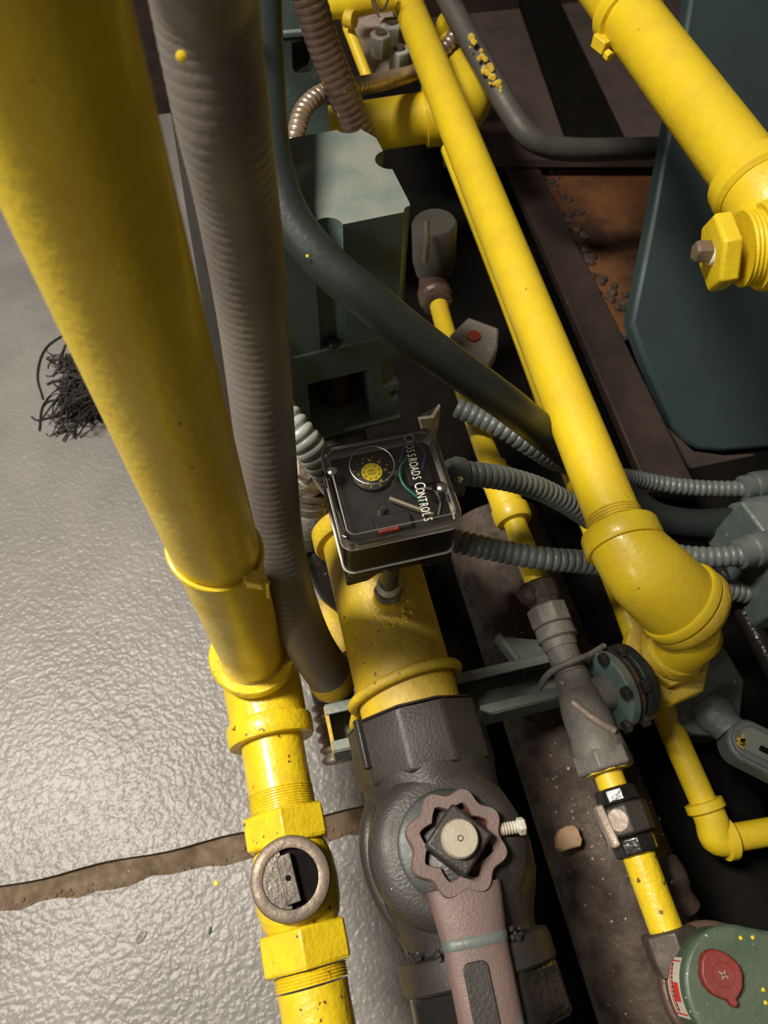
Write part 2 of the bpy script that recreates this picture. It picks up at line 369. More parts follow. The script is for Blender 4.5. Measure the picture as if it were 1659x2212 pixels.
mk('strap_end', tube(smoothpath([bpos + bd * .005, bpos + bd * .010 - UP * .001, D(578, 1264, .530), D(580, 1290, .545)], .003), 0.0014, 8), 'yellow', t)

# ------------------------------------------------------------------ left gas line: elbow, nipple, plug valve, pipe
t = thing('pipe_tee', 'yellow cast tee fitting at the foot of the thick standing pipe', 'pipe fitting', (AX, .25, .2))
mk('collar', lathe((r0.x + .001, .25, .292), UP, [(0, .037), (.002, .0415), (.014, .043), (.0175, .0415), (.0175, .0315), (0.006, .0315)], 48), 'yellow_dirty', t, cap=False) if False else \
    mk('collar', lathe((r0.x + .001, .25, .290), UP, [(0, .036), (.002, .0415), (.014, .043), (.0175, .041), (.0165, .0315), (0.004, .031)], 48), 'yellow_chipped', t)
mk('thread', lathe((r0.x + .001, .2495, .304), UP, [(0, .0325), (.003, .0328), (.004, .0312), (.0065, .0318), (.0075, .0303), (.010, .0308), (.0115, .030)], 48), 'yellow_dirty', t)
el = smoothpath([(AX, .25, .300), (AX, .2495, .275), (AX, .243, .257), (AX, .225, AH), (AX, .185, AH)], .004)
mk('body', tube(el, [0.0375 + 0.0015 * math.sin(min(1, i / len(el)) * 3.14) for i in range(len(el))], 48), 'yellow_chipped', t)
mk('back_body', lathe((AX, .25, AH), Y, [(0, .037), (.02, .036), (.035, .036), (.037, .041), (.052, .041), (.053, .033)], 40), 'yellow_chipped', t)
mk('collar', lathe((AX, .196, AH), -Y, [(0, .038), (.0015, .0415), (.004, .0425), (.019, .0425), (.0215, .041), (.0215, .030)], 48), 'yellow_chipped', t)
tag(mk('pipe_nipple', lathe((AX, .185, AH), -Y, [(0, .030), (.012, .0302), (.085, .030)], 48), 'yellow_chipped'),
    'short chipped yellow pipe between the tee and the plug valve', 'pipe')
t = thing('plug_valve', 'yellow plug valve with a round brown bronze cap with a slotted head', 'valve', (AX, .045, .2))
threads((AX, .128, AH), -Y, .0305, .020, t, 'yellow_chipped')
mk('hex_end', lathe((AX, .108, AH), -Y, [(0, .039), (.0015, .0415), (.028, .0415), (.030, .0395)], 6, 0), 'yellow_chipped', t, .0015)
mk('hex_end', lathe((AX, .0115, AH), -Y, [(0, .039), (.0015, .0418), (.030, .0418), (.032, .0395)], 6, 0), 'yellow_chipped', t, .0015)
mk('body', lathe((AX, .08, AH), -Y, [(0, .030), (.006, .034), (.018, .037), (.035, .0385), (.052, .037), (.064, .034), (.07, .030)], 40), 'yellow_chipped', t)
mk('side_lug', box((AX - .012, .070, AH + .034), .010, .006, .003), 'yellow_chipped', t, .0012)
cc = P(627, 1897, .300); cc.z = 0
mk('plug_housing', lathe(cc + UP * .235, UP, [(0, .030), (.05, .0315), (.053, .029)], 40), 'yellow_chipped', t)
mk('cap_ring', lathe(cc + UP * .286, UP, [(0, .030), (.001, .0335), (.010, .0342), (.0125, .0332), (.0135, .031), (.013, .0245), (.0128, .0238), (.002, .0234)], 56, cap=False), 'bronze', t)
ca = V(-.08, 1, 0).normalized(); cb = V(1, .08, 0).normalized()
half = [cc + UP * .290 + (cb * -math.cos(math.radians(a)) + ca * math.sin(math.radians(a))) * .0233 for a in range(-80, 81, 10)]
half = [q if (q - cc).dot(cb) < -.003 else q for q in half]
mk('cap_plate', prism(half, (0, 0, .0085)), 'bronze_dark', t)
slot = mk('slot_head', box(cc + UP * .2955 - cb * .0015, .0062, .0195, .0065, cb, ca), 'bronze_dark', t, .0008)
mk('slot_hole', lathe(cc + UP * .3018 - cb * .0015 + ca * .0005, UP, [(0, .0024), (.0004, .0024)], 16), 'black', t)
mk('cap_well', lathe(cc + UP * .2914, UP, [(0, .0236), (.0006, .0236)], 40), 'black', t)
threads((AX, -.0215, AH), -Y, .0312, .014, t, 'yellow_chipped')
tag(mk('pipe_section', lathe((AX, -.034, AH), -Y, [(0, .0305), (.01, .030), (.25, .030)], 48), 'yellow_chipped'),
    'yellow gas pipe running out of the bottom edge below the plug valve', 'pipe')

# ------------------------------------------------------------------ main gas line under the clear-lidded switch
MX, MH = 0.08, 0.345
t = thing('main_pipe', 'wide dusty yellow gas pipe under the clear-lidded switch box', 'pipe', (MX, .25, .3))
mk('pipe_wall', lathe((MX, .352, MH), -Y, [(0, .0445), (.225, .0445), (.235, .0445)], 64), 'yellow_dirty', t)
mk('flange', lathe((MX, .342, MH), -Y, [(0, .050), (.002, .053), (.016, .053), (.019, .051), (.020, .0445)], 56), 'yellow_dirty', t)
bp_ = P(845, 1318, .388)
sx, sy = bp_.x, bp_.y + .0125
mk('weld_boss', lathe((sx, sy, .378), UP, [(0, .0155), (.006, .0150), (.010, .0135), (.016, .0128), (.020, .0122)], 32), 'yellow_dirty', t)
nb = []
for i in range(34):
    a = random.uniform(3.3, 6.1); rr_ = random.uniform(.014, .022); q = V(sx + rr_ * math.cos(a), sy + rr_ * math.sin(a) * 1.4, 0)
    q.z = MH + math.sqrt(max(0, .0445 ** 2 - (q.x - MX) ** 2)) - .0004; s = random.uniform(.0008, .0022)
    nb.append(lathe(q, UP, [(-s * .3, s), (s * .5, s * .85), (s * .8, s * .4)], 8))
mk('weld_bead', join(*nb), 'yellow_chipped', t, kind='stuff')
t = thing('pipe_nipple', 'small grey threaded stem between the wide yellow pipe and the clear-lidded switch', 'pipe fitting', (sx, sy, .398))
mk('hex_nut', lathe((sx, sy, .398), UP, [(0, .0120), (.001, .0130), (.008, .0130), (.009, .0118)], 6, .3), 'grey_fitting', t, .0006)
mk('stem', lathe((sx, sy, .406), UP, [(0, .0105), (.004, .0105), (.005, .0080), (.045, .0078), (.054, .0078)], 28), 'bronze_dark', t)
mk('sealing_ring', lathe((sx, sy, .411), UP, [(0, .0095), (.001, .0108), (.007, .0104), (.009, .0090)], 28), 'white_green', t)
# clamp and channel
t = thing('pipe_clamp', 'yellow-painted round clamp rod around the wide yellow pipe', 'clamp', (MX, .165, .29))
cpts = []
for i in range(41):
    a = math.radians(-22 + 224 * i / 40); k = math.sin(math.radians(224 * i / 40 / 1.25)) 
    cpts.append(V(MX + .0495 * math.cos(a), .172 - .006 * math.cos(a) * -1, MH + .0495 * math.sin(a)))
cpts = [V(MX + .050, .176, .30)] + cpts + [V(MX - .050, .160, .31), V(MX - .050, .159, .285)]
mk('rod', tube(smoothpath(cpts, .004), .0046, 14), 'yellow_dirty', t)
t = thing('strut_channel', 'teal steel channel crossing under the wide yellow pipe', 'bracket', (.09, .16, .27))
c0, c1 = P(712, 1585, .295), P(1225, 1462, .295); ax = (c1 - c0).normalized(); ay = UP.cross(ax)
mid = (c0 + c1) / 2; hl = (c1 - c0).length / 2
mk('web', box(mid - UP * .020, hl, .0205, .0015, ax, ay), 'teal', t, .0006)
mk('flange', box(mid - ay * .0205, hl, .0018, .021, ax, ay), 'teal', t, .0008)
mk('flange', box(mid + ay * .0205, hl, .0018, .021, ax, ay), 'teal', t, .0008)
mk('end_wall', box(c0 + ax * .001, .0018, .0205, .021, ax, ay), 'yellow_dirty', t, .0008)
for s in (1, -1): mk('flange_lip', box(mid + ay * s * .0165 + UP * .021, hl, .0045, .0016, ax, ay), 'teal', t, .0006)
t = thing('support_bracket', 'small teal angle bracket standing on the steel channel', 'bracket', P(1100, 1440, .27))
bq = P(1098, 1400, .29)
mk('plate', prism([P(1092, 1375, .30), P(1195, 1385, .30), P(1195, 1440, .30), P(1110, 1452, .30)], (0, 0, -.003)), 'teal', t, .0006)
mk('edge', box((P(1092, 1375, .302) + P(1114, 1455, .302)) / 2, .0025, .022, .009, V(1, .35, 0), V(-.35, 1, 0).normalized() * -1), 'teal', t, .0008)

# ------------------------------------------------------------------ black lubricated valve with its wrench
t = thing('main_valve', 'large black cast-iron valve below the wide yellow pipe', 'valve', (MX, .03, .26))
mk('inlet_collar', lathe((MX, .147, MH), -Y, [(0, .053), (.002, .0585), (.006, .060), (.050, .0600), (.056, .058)], 10, .31), 'iron', t, .003, angle=30)
mk('collar_rib', box((MX - .0495, .126, MH + .0345), .0032, .020, .004, V(.6, 0, .8), Y, V(-.8, 0, .6)), 'iron', t, .0012)
mk('body', lathe((MX, .096, MH), -Y, [(0, .0575), (.010, .056), (.022, .0545), (.034, .058), (.050, .0635), (.070, .066), (.090, .064), (.105, .058), (.118, .052), (.132, .050), (.136, .052)], 56), 'iron', t)
vc = P(993, 1812, .433); vx, vy = vc.x, vc.y
mk('bonnet', lathe((vx - .004, vy, .34), UP, [(0, .060), (.040, .0605), (.052, .0585), (.057, .053), (.060, .046)], 64), 'iron', t)
mk('bonnet_rib', tube(smoothpath([P(812, 1735, .352), P(800, 1785, .36), P(802, 1850, .362), P(822, 1920, .362), P(850, 1975, .360), P(868, 2005, .356)], .004), [.007] * 0 or .0085, 16), 'iron', t)
mk('gland_ring', lathe((vx - .003, vy, .396), UP, [(0, .0405), (.005, .0395), (.0065, .037)], 56), 'teal_dark', t)
mk('stem_well', lathe((vx, vy, .4015), UP, [(0, .029), (.002, .029)], 40), 'black', t)
mk('outlet_neck', lathe((MX, -.030, MH), -Y, [(0, .050), (.003, .058), (.007, .0595), (.022, .0595), (.024, .0575)], 40), 'iron', t)
mk('outlet_hex', lathe((MX, -.052, MH), -Y, [(0, .0555), (.002, .0595), (.034, .0605), (.038, .058), (.039, .047)], 8, .39), 'black_gloss', t, .003)
random.seed(11); dv = []
for i in range(46):
    a = random.uniform(1.0, 2.6); q = V(MX + .059 * math.cos(a), -.030 + random.uniform(-.003, .003), MH + .059 * math.sin(a)); s = random.uniform(.0012, .003)
    dv.append(lathe(q, (random.uniform(-1, 1), random.uniform(-1, 1), random.uniform(.2, 1)), [(0, s * .6), (s, s), (s * 1.8, s * .3)], 5))
mk('dried_sealant', join(*dv), 'iron', t, kind='stuff')
sd = V(math.cos(math.radians(40)), math.sin(math.radians(40)), 0); se = V(-sd.y, sd.x, 0)
mk('shaft', box((vx, vy, .413), .0175, .0175, .0175, sd, se), 'iron', t, .0022)
mk('shaft_cap', lathe((vx - .0, vy, .4295), UP, [(0, .0130), (.003, .0134), (.0070, .0132), (.0085, .0120)], 40), 'steel', t)
mk('centre_mark', ring((vx, vy, .4381), UP, .0018, .0004, 20, 6), 'bronze_dark', t)
t = thing('outlet_pipe', 'thick yellow threaded pipe end leaving the black valve at the bottom edge', 'pipe', (MX, -.1, .3))
mk('pipe_wall', lathe((MX, -.088, MH), -Y, [(0, .0440), (.2, .0445)], 56), 'yellow', t)
threads((MX, -.0905, MH), -Y, .0452, .03, t, 'yellow', .0035)
# wrench
t = thing('valve_wrench', 'worn reddish iron wrench with an eight-lobed ring head on the square valve stem', 'wrench', (vx, vy, .41))
wd_ = (P(1070, 2212, .414) - P(1016, 1950, .414)).normalized(); a0 = math.atan2(wd_.y, wd_.x)
def outer(a):
    return .0352 + .0028 * math.cos(8 * (a - a0 + .39))
def inner(a):
    b = ((a - a0 + math.pi / 8) % (math.pi / 4)) - math.pi / 8
    return .0208 + .0062 * abs(b) / (math.pi / 8)
n = 128; vs = []; fs = []
for (fn, z) in ((outer, .400), (outer, .4125), (lambda a: outer(a) - .0012, .4145), (lambda a: inner(a) + .0008, .4145), (inner, .413), (inner, .400)):
    for i in range(n):
        a = 2 * math.pi * i / n; vs.append(V(vx + fn(a) * math.cos(a), vy + fn(a) * math.sin(a), z))
for j in range(6):
    for i in range(n): fs.append((j * n + i, j * n + (i + 1) % n, ((j + 1) % 6) * n + (i + 1) % n, ((j + 1) % 6) * n + i))
mk('ring_head', (vs, fs), 'red_iron', t, angle=50)
vr = []; fr_ = []
for i in range(61):
    a = math.radians(-75 + 135 * i / 60)
    for z in (.403, .4126): vr.append(V(vx + (inner(a) - .0003) * math.cos(a), vy + (inner(a) - .0003) * math.sin(a), z))
for i in range(60): fr_.append((2 * i, 2 * i + 1, 2 * i + 3, 2 * i + 2))
mk('primer_edge', (vr, fr_), 'red_raw', t, label='red primer showing inside the ring')
ws = V(wd_.y, -wd_.x, 0)
def hp(s, w): return V(vx, vy, 0) + wd_ * s + ws * w
secs = []; NH = 24
for i in range(NH + 1):
    s = .029 + .20 * i / NH; k = min(1, (s - .029) / .02)
    hw = .0275 - .0045 * min(1, max(0, (s - .03) / .035)) - .0025 * max(0, (s - .06) / .14)
    secs.append((s, hw))
vs = []; fs = []; q = 12
for (s, hw) in secs:
    for k in range(q):
        a = math.pi * k / (q - 1); vs.append(hp(s, -hw * math.cos(a)) + UP * (.4015 + .0125 * (max(0, math.sin(a)) ** 0.6)))
for i in range(NH):
    for k in range(q):
        k2 = (k + 1) % q; fs.append((i * q + k, i * q + k2, (i + 1) * q + k2, (i + 1) * q + k))
fs += [tuple(range(q)), tuple(NH * q + k for k in range(q))]
mk('handle', (vs, fs), 'red_iron', t, angle=60)
mk('handle_panel', prism(rrect(hp(.15, .0045) + UP * .4125, .0088, .075, .005, ws, wd_), (0, 0, .0026)), 'iron', t, .0008, label='raised dark panel along the wrench handle')
vb = []; fb = []
for (sc, dh_) in ((.0605, .0), (.061, .0006), (.067, .0006), (.0675, .0)):
    hw = np.interp(sc, [q_[0] for q_ in secs], [q_[1] for q_ in secs])
    for k in range(q):
        a = math.pi * k / (q - 1); vb.append(hp(sc, -(hw + dh_ * .6) * math.cos(a)) + UP * (.4015 + (.0125 + dh_) * (max(0, math.sin(a)) ** 0.6)))
for i in range(3):
    for k in range(q - 1): fb.append((i * q + k, i * q + k + 1, (i + 1) * q + k + 1, (i + 1) * q + k))
mk('handle_band', (vb, fb), 'teal_grey', t, angle=60, label='faint teal paint band across the handle')
mk('paint_blob', lathe(hp(.136, -.014) + UP * .4118, UP, [(0, .0052), (.0012, .0046), (.0016, .002)], 14), 'yellow', t)
q0 = P(1088, 1791, .405); q1 = P(1142, 1782, .405); qd = (q1 - q0).normalized()
t2 = thing('set_screw', 'whitish set screw sticking out of the ring head of the wrench', 'screw', q0)
mk('shank', lathe(q0 - qd * .004, qd, [x for i in range(7) for x in ((i * .0022, .0042), (i * .0022 + .0011, .0048))] + [(.0155, .0042)], 20), 'white_green', t2)
mk('head', lathe(q0 + qd * .0105, qd, [(0, .0050), (.0008, .0066), (.0050, .0066), (.0060, .0056)], 6, .4), 'white_green', t2, .0005)

# ------------------------------------------------------------------ clear-lidded pressure switch
bc = P(842, 1042, .52); bx = (P(940, 918, .52) - P(697, 965, .52)).normalized(); by = UP.cross(bx); W2 = .0455; L2 = .0425
t = thing('pressure_switch', 'square black pressure switch with a clear lid reading CROSSROADS CONTROLS', 'pressure switch', (bc.x, bc.y, .455))
def bp(u, v, h): return V(bc.x, bc.y, 0) + bx * u + by * v + UP * h
mk('base', prism(rrect(bp(0, 0, .4655), W2 - .0005, L2 - .0005, .008, bx, by), (0, 0, .0395)), 'black_plastic', t, .0006)
mk('base_rim', prism(rrect(bp(0, 0, .4640), W2 + .0008, L2 + .0008, .009, bx, by), (0, 0, .0018)), 'print_white', t, .0006)
mk('lower_tray', prism(rrect(bp(0, 0, .453), W2 - .0002, L2 - .0002, .008, bx, by), (0, 0, .011)), 'black_gloss', t, .0006)
for (u, v) in ((-1, -1), (1, -1), (1, 1), (-1, 1)):
    f0 = [bp(u * (W2 - .001), v * (L2 - .001) , .438), bp(u * (W2 - .001), v * (L2 - .001), .455), bp(u * (W2 - .032), v * (L2 - .001), .455), bp(u * (W2 - .020), v * (L2 - .001), .440)]
    mk('foot', prism(f0, by * (-v * .014)), 'black_gloss', t, .002)
mk('tray_plate', prism(rrect(bp(0, 0, .5056), W2 - .004, L2 - .004, .006, bx, by), (0, 0, .0012)), 'dial_black', t)
# lid shell: walls and top, outer and inner skin
def shell(h0, h1, hx, hy, r, th):
    a = rrect(bp(0, 0, h0), hx, hy, r, bx, by); m = len(a)
    def lay(h, d, rr): return rrect(bp(0, 0, h), hx - d, hy - d, rr, bx, by)
    L = [lay(h0, 0, r), lay(h1 - .0025, 0, r), lay(h1 - .0008, .0008, r - .0006), lay(h1, .0028, r - .002), ]
    I = [lay(h1 - th, .0035, r - .002), lay(h1 - .004, th, r - .001), lay(h0, th, r - .001)]
    vs = [q for l in L + I for q in l]; fs = []
    K = len(L + I)
    for j in range(K):
        if j == 3: continue
        j2 = (j + 1) % K
        for i in range(m): fs.append((j * m + i, j * m + (i + 1) % m, j2 * m + (i + 1) % m, j2 * m + i))
    fs.append(tuple(3 * m + i for i in range(m))); fs.append(tuple(4 * m + i for i in range(m)))
    return vs, fs
lid = mk('lid', shell(.5058, .5215, W2 + .0005, L2 + .0005, .009, .0018), 'clear', t, angle=30, label='clear plastic lid')
mk('lid_rim', prism(rrect(bp(0, 0, .5052), W2 + .0008, L2 + .0008, .009, bx, by), (0, 0, .0009)), 'print_white', t, .0004)
mk('lid_step', tube([*rrect(bp(0, 0, .5214), W2 - .0045, L2 - .0045, .006, bx, by), rrect(bp(0, 0, .5214), W2 - .0045, L2 - .0045, .006, bx, by)[0]], .0007, 6), 'clear_edge', t)
mk('lid_bead', tube([*rrect(bp(0, 0, .5170), W2 + .0004, L2 + .0004, .009, bx, by), rrect(bp(0, 0, .5170), W2 + .0004, L2 + .0004, .009, bx, by)[0]], .0006, 6), 'clear_edge', t)
dp = P(803, 1019, .512); 
mk('dial_window', ring(V(dp.x, dp.y, .5218), UP, .0172, .0004, 48, 8), 'clear_edge', t)
mk('dial_well', lathe(V(dp.x, dp.y, .5058), UP, [(0, .0158), (.0050, .0158), (.0054, .0152)], 40), 'dial_black', t)
dh = .5116
mk('dial_face', lathe(V(dp.x, dp.y, dh - .0004), UP, [(0, .0082), (.0005, .0082)], 40), 'dial_yellow', t)
dang = math.atan2(bx.y, bx.x)
def tm(p, rot): return Matrix.Translation(p) @ Matrix.Rotation(rot, 4, 'Z')
tk = []
for i in range(12):
    a = dang + math.radians(15 + i * 30); e = V(math.cos(a), math.sin(a), 0); tk.append(box(V(dp.x, dp.y, dh + .0001) + e * .0137, .0010, .00022, .0001, e, UP.cross(e)))
mk('dial_marks', join(*tk), 'dial_yellow', t)
for i, s in enumerate(['5', '10', '15', '20', '25', '30', '50']):
    a = dang + math.radians([118, 178, 238, 298, 358, 45, 85][i]); e = V(math.cos(a), math.sin(a), 0)
    text_mesh(s, .0031, 'dial_yellow', 'dial_number', t, tm(V(dp.x, dp.y, dh + .0001) + e * .0108, a + math.pi / 2 if i != 6 else dang), .9)
for i, s in enumerate(['10', '20', '30', '40', '50', '60', '70', '75']):
    a = dang + math.radians(130 + i * 40); e = V(math.cos(a), math.sin(a), 0)
    text_mesh(s, .0022, 'dial_black', 'scale_number', t, tm(V(dp.x, dp.y, dh + .0002) + e * .0064, a + math.pi / 2), .9)
text_mesh('mbar', .0026, 'dial_black', 'unit_text', t, tm(V(dp.x, dp.y, dh + .0002) + by * .0014, dang), 1.0)
text_mesh('WLG', .0028, 'dial_black', 'unit_text', t, tm(V(dp.x, dp.y, dh + .0002) - by * .0016, dang), 1.0)
# lettering down the right side of the lid, on a slight arc
q0, q1, q2 = P(879, 939, .5222), P(899, 1030, .5222), P(925, 1127, .5222)
def arc(s): return q0 * (1 - s) ** 2 + (q1 * 2 - (q0 + q2) / 2) * 2 * s * (1 - s) + q2 * s * s
word = 'CROSSROADS CONTROLS'; adv = [1.25 if ch == 'C' and i in (0, 11) else (.55 if ch == ' ' else 1.0) for i, ch in enumerate(word)]
tot = sum(adv); cur = 0
for i, ch in enumerate(word):
    s = (cur + adv[i] / 2) / tot; cur += adv[i]
    if ch == ' ': continue
    a = arc(s); g = (arc(min(1, s + .02)) - arc(max(0, s - .02))).normalized(); big = i in (0, 11)
    text_mesh(ch, .0122 if big else .0098, 'print_white', 'letter', t, tm(a + UP.cross(g) * (0.0007 if big else 0) , math.atan2(g.y, g.x)), .56 if not big else .62, .00005)
for (px, py) in ((717, 1017), (955, 1052)):
    sp_ = P(px, py, .5215)
    mk('lid_screw', lathe(V(sp_.x, sp_.y, .5175), UP, [(0, .0042), (.0030, .0046), (.0048, .0040), (.0056, .0026), (.0059, .0008)], 24), 'chrome', t)
    mk('screw_boss', lathe(V(sp_.x, sp_.y, .5060), UP, [(0, .0075), (.0115, .0075)], 24), 'clear', t)
mk('bus_bar', box(bp(.012, -.020, .5115), .018, .0012, .002, (bx * .80 - by * .6), (bx * .6 + by * .8)), 'steel', t, .0003)
mk('terminal_block', box(bp(-.005, -.030, .5095), .014, .007, .004, bx, by), 'dial_black', t, .001)
mk('terminal_screw', lathe(bp(-.010, -.016, .506), UP, [(0, .0032), (.006, .0032), (.0072, .0020)], 16), 'chrome', t)
mk('red_reflection', box(bp(-.010, -.037, .5135), .008, .0022, .003, bx, by), 'red_raw', t, .001)  # reddish reflection under the lid, modelled as a small red box
mk('micro_switch', box(bp(.026, .012, .5085), .010, .014, .003, bx, by), 'dial_black', t, .001)
mk('blue_wire', tube(smoothpath([bp(.014, .022, .509), bp(.022, .035, .512), bp(.030, .033, .515), bp(.034, .022, .515), bp(.029, .010, .512)], .002), .0009, 8), 'wire_blue', t)
mk('green_wire', tube(smoothpath([bp(.022, .026, .510), bp(.012, .014, .514), bp(.010, .000, .516), bp(.016, -.010, .513), bp(.023, -.016, .508)], .002), .0009, 8), 'wire_green', t)
mk('grey_wire', tube(smoothpath([bp(.024, -.004, .509), bp(.032, -.010, .513), bp(.035, -.020, .511), bp(.031, -.030, .508)], .002), .0009, 8), 'grey_pvc', t)
mk('inner_screw', lathe(bp(.008, .010, .506), UP, [(0, .003), (.009, .003), (.0105, .0018)], 16), 'chrome', t)

# ------------------------------------------------------------------ long yellow pipe on the right side of the train, elbow and reducer below
d0 = V(.368, 1.50, .364); d1 = V(.2868, .238, .430)
t = thing('long_pipe', 'long dusty yellow pipe running diagonally down the middle right to an elbow', 'pipe', (.32, .8, .36))
mk('pipe_wall', lathe(d0, d1 - d0, [(0, .024), ((d1 - d0).length, .0242)], 48), 'yellow', t)
dd = (d1 - d0).normalized(); threads(d1 - dd * .020, dd, .0247, .013, t, 'yellow_dirty', .003)
t = thing('pipe_elbow', 'glossy yellow pipe elbow turning down at the end of the long pipe', 'pipe fitting', (.30, .17, .36))
hx = D(1440, 1422, .700); vtx, vty = hx.x, hx.y; HZ = hx.z   # axis of the reducer below
e0 = d1 - dd * .006
mk('collar', lathe(e0, dd, [(0, .030), (.0015, .0333), (.004, .0342), (.018, .0345), (.0205, .033), (.021, .029)], 48), 'yellow', t)
pa, pb = D(1452, 1288, .640), D(1530, 1352, .652); ad = (pb - pa).normalized()
ep = smoothpath([e0 + dd * .004, e0 + dd * .016, (e0 + dd * .016) * .5 + pa * .5 + (dd - ad) * .0042, pa, pa + ad * .012], .002)
mk('body', tube(ep, [.0300 + .0062 * (0.5 - 0.5 * math.cos(math.pi * min(1, i / (len(ep) * .6)))) for i in range(len(ep))], 48), 'yellow', t, angle=70)
mk('collar', lathe(pa + ad * .004, ad, [(0, .0350), (.001, .0385), (.003, .0398), (.0085, .0398), (.0105, .0380), (.0125, .0362)], 56), 'yellow', t)
mk('collar', lathe(pa + ad * .0150, ad, [(0, .0355), (.0012, .0392), (.0035, .0402), (.0095, .0400), (.0120, .0380), (.0150, .0360)], 56), 'yellow_dirty', t)
q_ = pa + ad * .024
mk('end_cap', lathe(q_ - ad * .004, ad, [(0, .0352), (.006, .0350), (.011, .0325), (.015, .0280), (.018, .020), (.019, .010)], 48), 'yellow', t, angle=70)
t = thing('hex_reducer', 'yellow stepped hexagonal reducer under the glossy elbow', 'pipe fitting', (vtx, vty, .29))
mk('nipple', lathe((vtx, vty, HZ), UP, [(0, .0235), (q_.z - HZ - .004, .0240), (q_.z - HZ + .004, .018)], 40), 'yellow', t)
threads((vtx, vty, HZ + .032), -UP, .0252, .020, t, 'yellow_dirty', .0035)
mk('small_hex', lathe((vtx, vty, HZ + .0125), -UP, [(0, .028), (.001, .0305), (.011, .0305), (.012, .029)], 6, .42), 'yellow_dirty', t, .001)
mk('large_hex', lathe((vtx, vty, HZ), -UP, [(0, .0395), (.0022, .0425), (.018, .0425), (.020, .040)], 8, .25), 'yellow_dirty', t, .0012)
tag(mk('drop_pipe', lathe((vtx, vty, HZ - .02), -UP, [(0, .024), (.11, .024)], 32), 'dusty_black'), 'dark pipe going down in shadow beneath the yellow hex reducer', 'pipe')

# ------------------------------------------------------------------ thin yellow pipe beside and below the long one
t = thing('pilot_pipe', 'thin yellow pipe partly hidden beneath the long diagonal pipe', 'pipe', P(1470, 1620, .2))
ee = [P(972, 320, .335), P(1120, 700, .30), P(1277, 1130, .262), P(1335, 1270, .252), P(1432, 1530, .235), P(1522, 1738, .222)]
mk('pipe_wall', tube([ee[0].lerp(ee[-1], i / 30) for i in range(31)] if False else smoothpath(ee, .02), .0133, 28), 'yellow', t)
t = thing('small_elbow', 'small yellow elbow turning right at the right edge below the long pipe', 'pipe fitting', P(1540, 1800, .2))
ed = (ee[-1] - ee[-2]).normalized(); g0 = ee[-1] + ed * .004; g1 = P(1572, 1812, .212); g2 = P(1700, 1790, .212); gd = (g2 - g1).normalized()
mk('collar', lathe(g0 - ed * .008, ed, [(0, .015), (.001, .0190), (.009, .0193), (.0105, .0175)], 32), 'yellow', t)
mk('body', tube(smoothpath([g0, g0 + ed * .012, g0.lerp(g1, .62) + (ed - gd) * .008, g1 - gd * .004, g1], .002), .0160, 32), 'yellow', t)
mk('collar', lathe(g1 - gd * .006, gd, [(0, .016), (.001, .0198), (.009, .0200), (.0105, .0185), (.0107, .013)], 32), 'yellow', t)
tag(mk('branch_pipe', lathe(g1, gd, [(0, .0133), ((g2 - g1).length + .05, .0133)], 28), 'yellow'), 'thin yellow pipe leaving the right edge from the small elbow', 'pipe')

# ------------------------------------------------------------------ upper-right yellow pipe with tee, bushing and square plug
t = thing('overhead_pipe', 'thick yellow pipe crossing the upper right corner', 'pipe', (.466, .7, .54))
u0 = V(.467, 1.0, .572); u1 = V(.4665, .47, .578)
mk('pipe_wall', lathe(u0, u1 - u0, [(0, .0302), ((u1 - u0).length, .0302)], 48), 'yellow', t)
cg = P(1395, 30, .575)
t = thing('band_clamp', 'yellow-painted band clamp around the thick pipe at the top edge', 'clamp', (.467, cg.y, .53))
mk('band', lathe((.467, cg.y + .014, .573), -Y, [(0, .031), (.001, .0355), (.004, .0365), (.011, .0345), (.015, .0362), (.021, .0355), (.022, .031)], 48), 'yellow', t)
mk('bolt_lug', box(V(.467 - .031, cg.y - .012, .556), .006, .010, .007, V(1, .3, 0), V(-.3, 1, 0)), 'yellow', t, .0015)
mk('lug_nut', lathe(V(.467 - .030, cg.y - .026, .553), V(.2, -1, 0), [(0, .0055), (.008, .0055)], 6), 'yellow', t, .0008)
tc = V(.472, .425, .570)
t = thing('side_tee', 'large yellow tee fitting cut by the right edge', 'pipe fitting', tc)
mk('body', tube(smoothpath([(.4665, .486, .5775), (.468, .455, .577), (.472, .430, .571), (.476, .415, .560), (.477, .411, .548)], .005), .0355, 40), 'yellow', t)
mk('collar', lathe((.4665, .488, .5775), -Y, [(0, .033), (.001, .038), (.018, .0395), (.022, .036)], 40), 'yellow', t)
h0 = P(1560, 545, .565); h1 = P(1668, 530, .572); hd = (h0 - h1).normalized()
mk('branch', lathe(h1 - hd * .006, hd, [(0, .038), (.014, .037), (.018, .0350)], 40), 'yellow', t)
t = thing('hex_bushing', 'yellow hexagonal bushing facing left on the large tee', 'pipe fitting', h0)
threads(h1 + hd * .010, hd, .0305, .018, t, 'yellow', .0035)
mk('hex', lathe(h0 - hd * .006, hd, [(0, .0305), (.001, .0330), (.014, .0330), (.0160, .0300)], 6, .52), 'yellow', t, .0015)
t = thing('square_plug', 'brown steel plug with a white sealed neck in the hex bushing', 'plug', h0 + hd * .012)
k0 = P(1548, 545, .566); kd = (P(1490, 543, .566) - k0).normalized()
mk('neck', lathe(k0 - kd * .004, kd, [(0, .0112), (.008, .0112), (.010, .0104)], 28), 'print_white', t)
mk('square_head', lathe(k0 + kd * .004, kd, [(0, .0092), (.001, .0100), (.014, .0096), (.0155, .0082)], 5, .5), 'bronze', t, .0010)
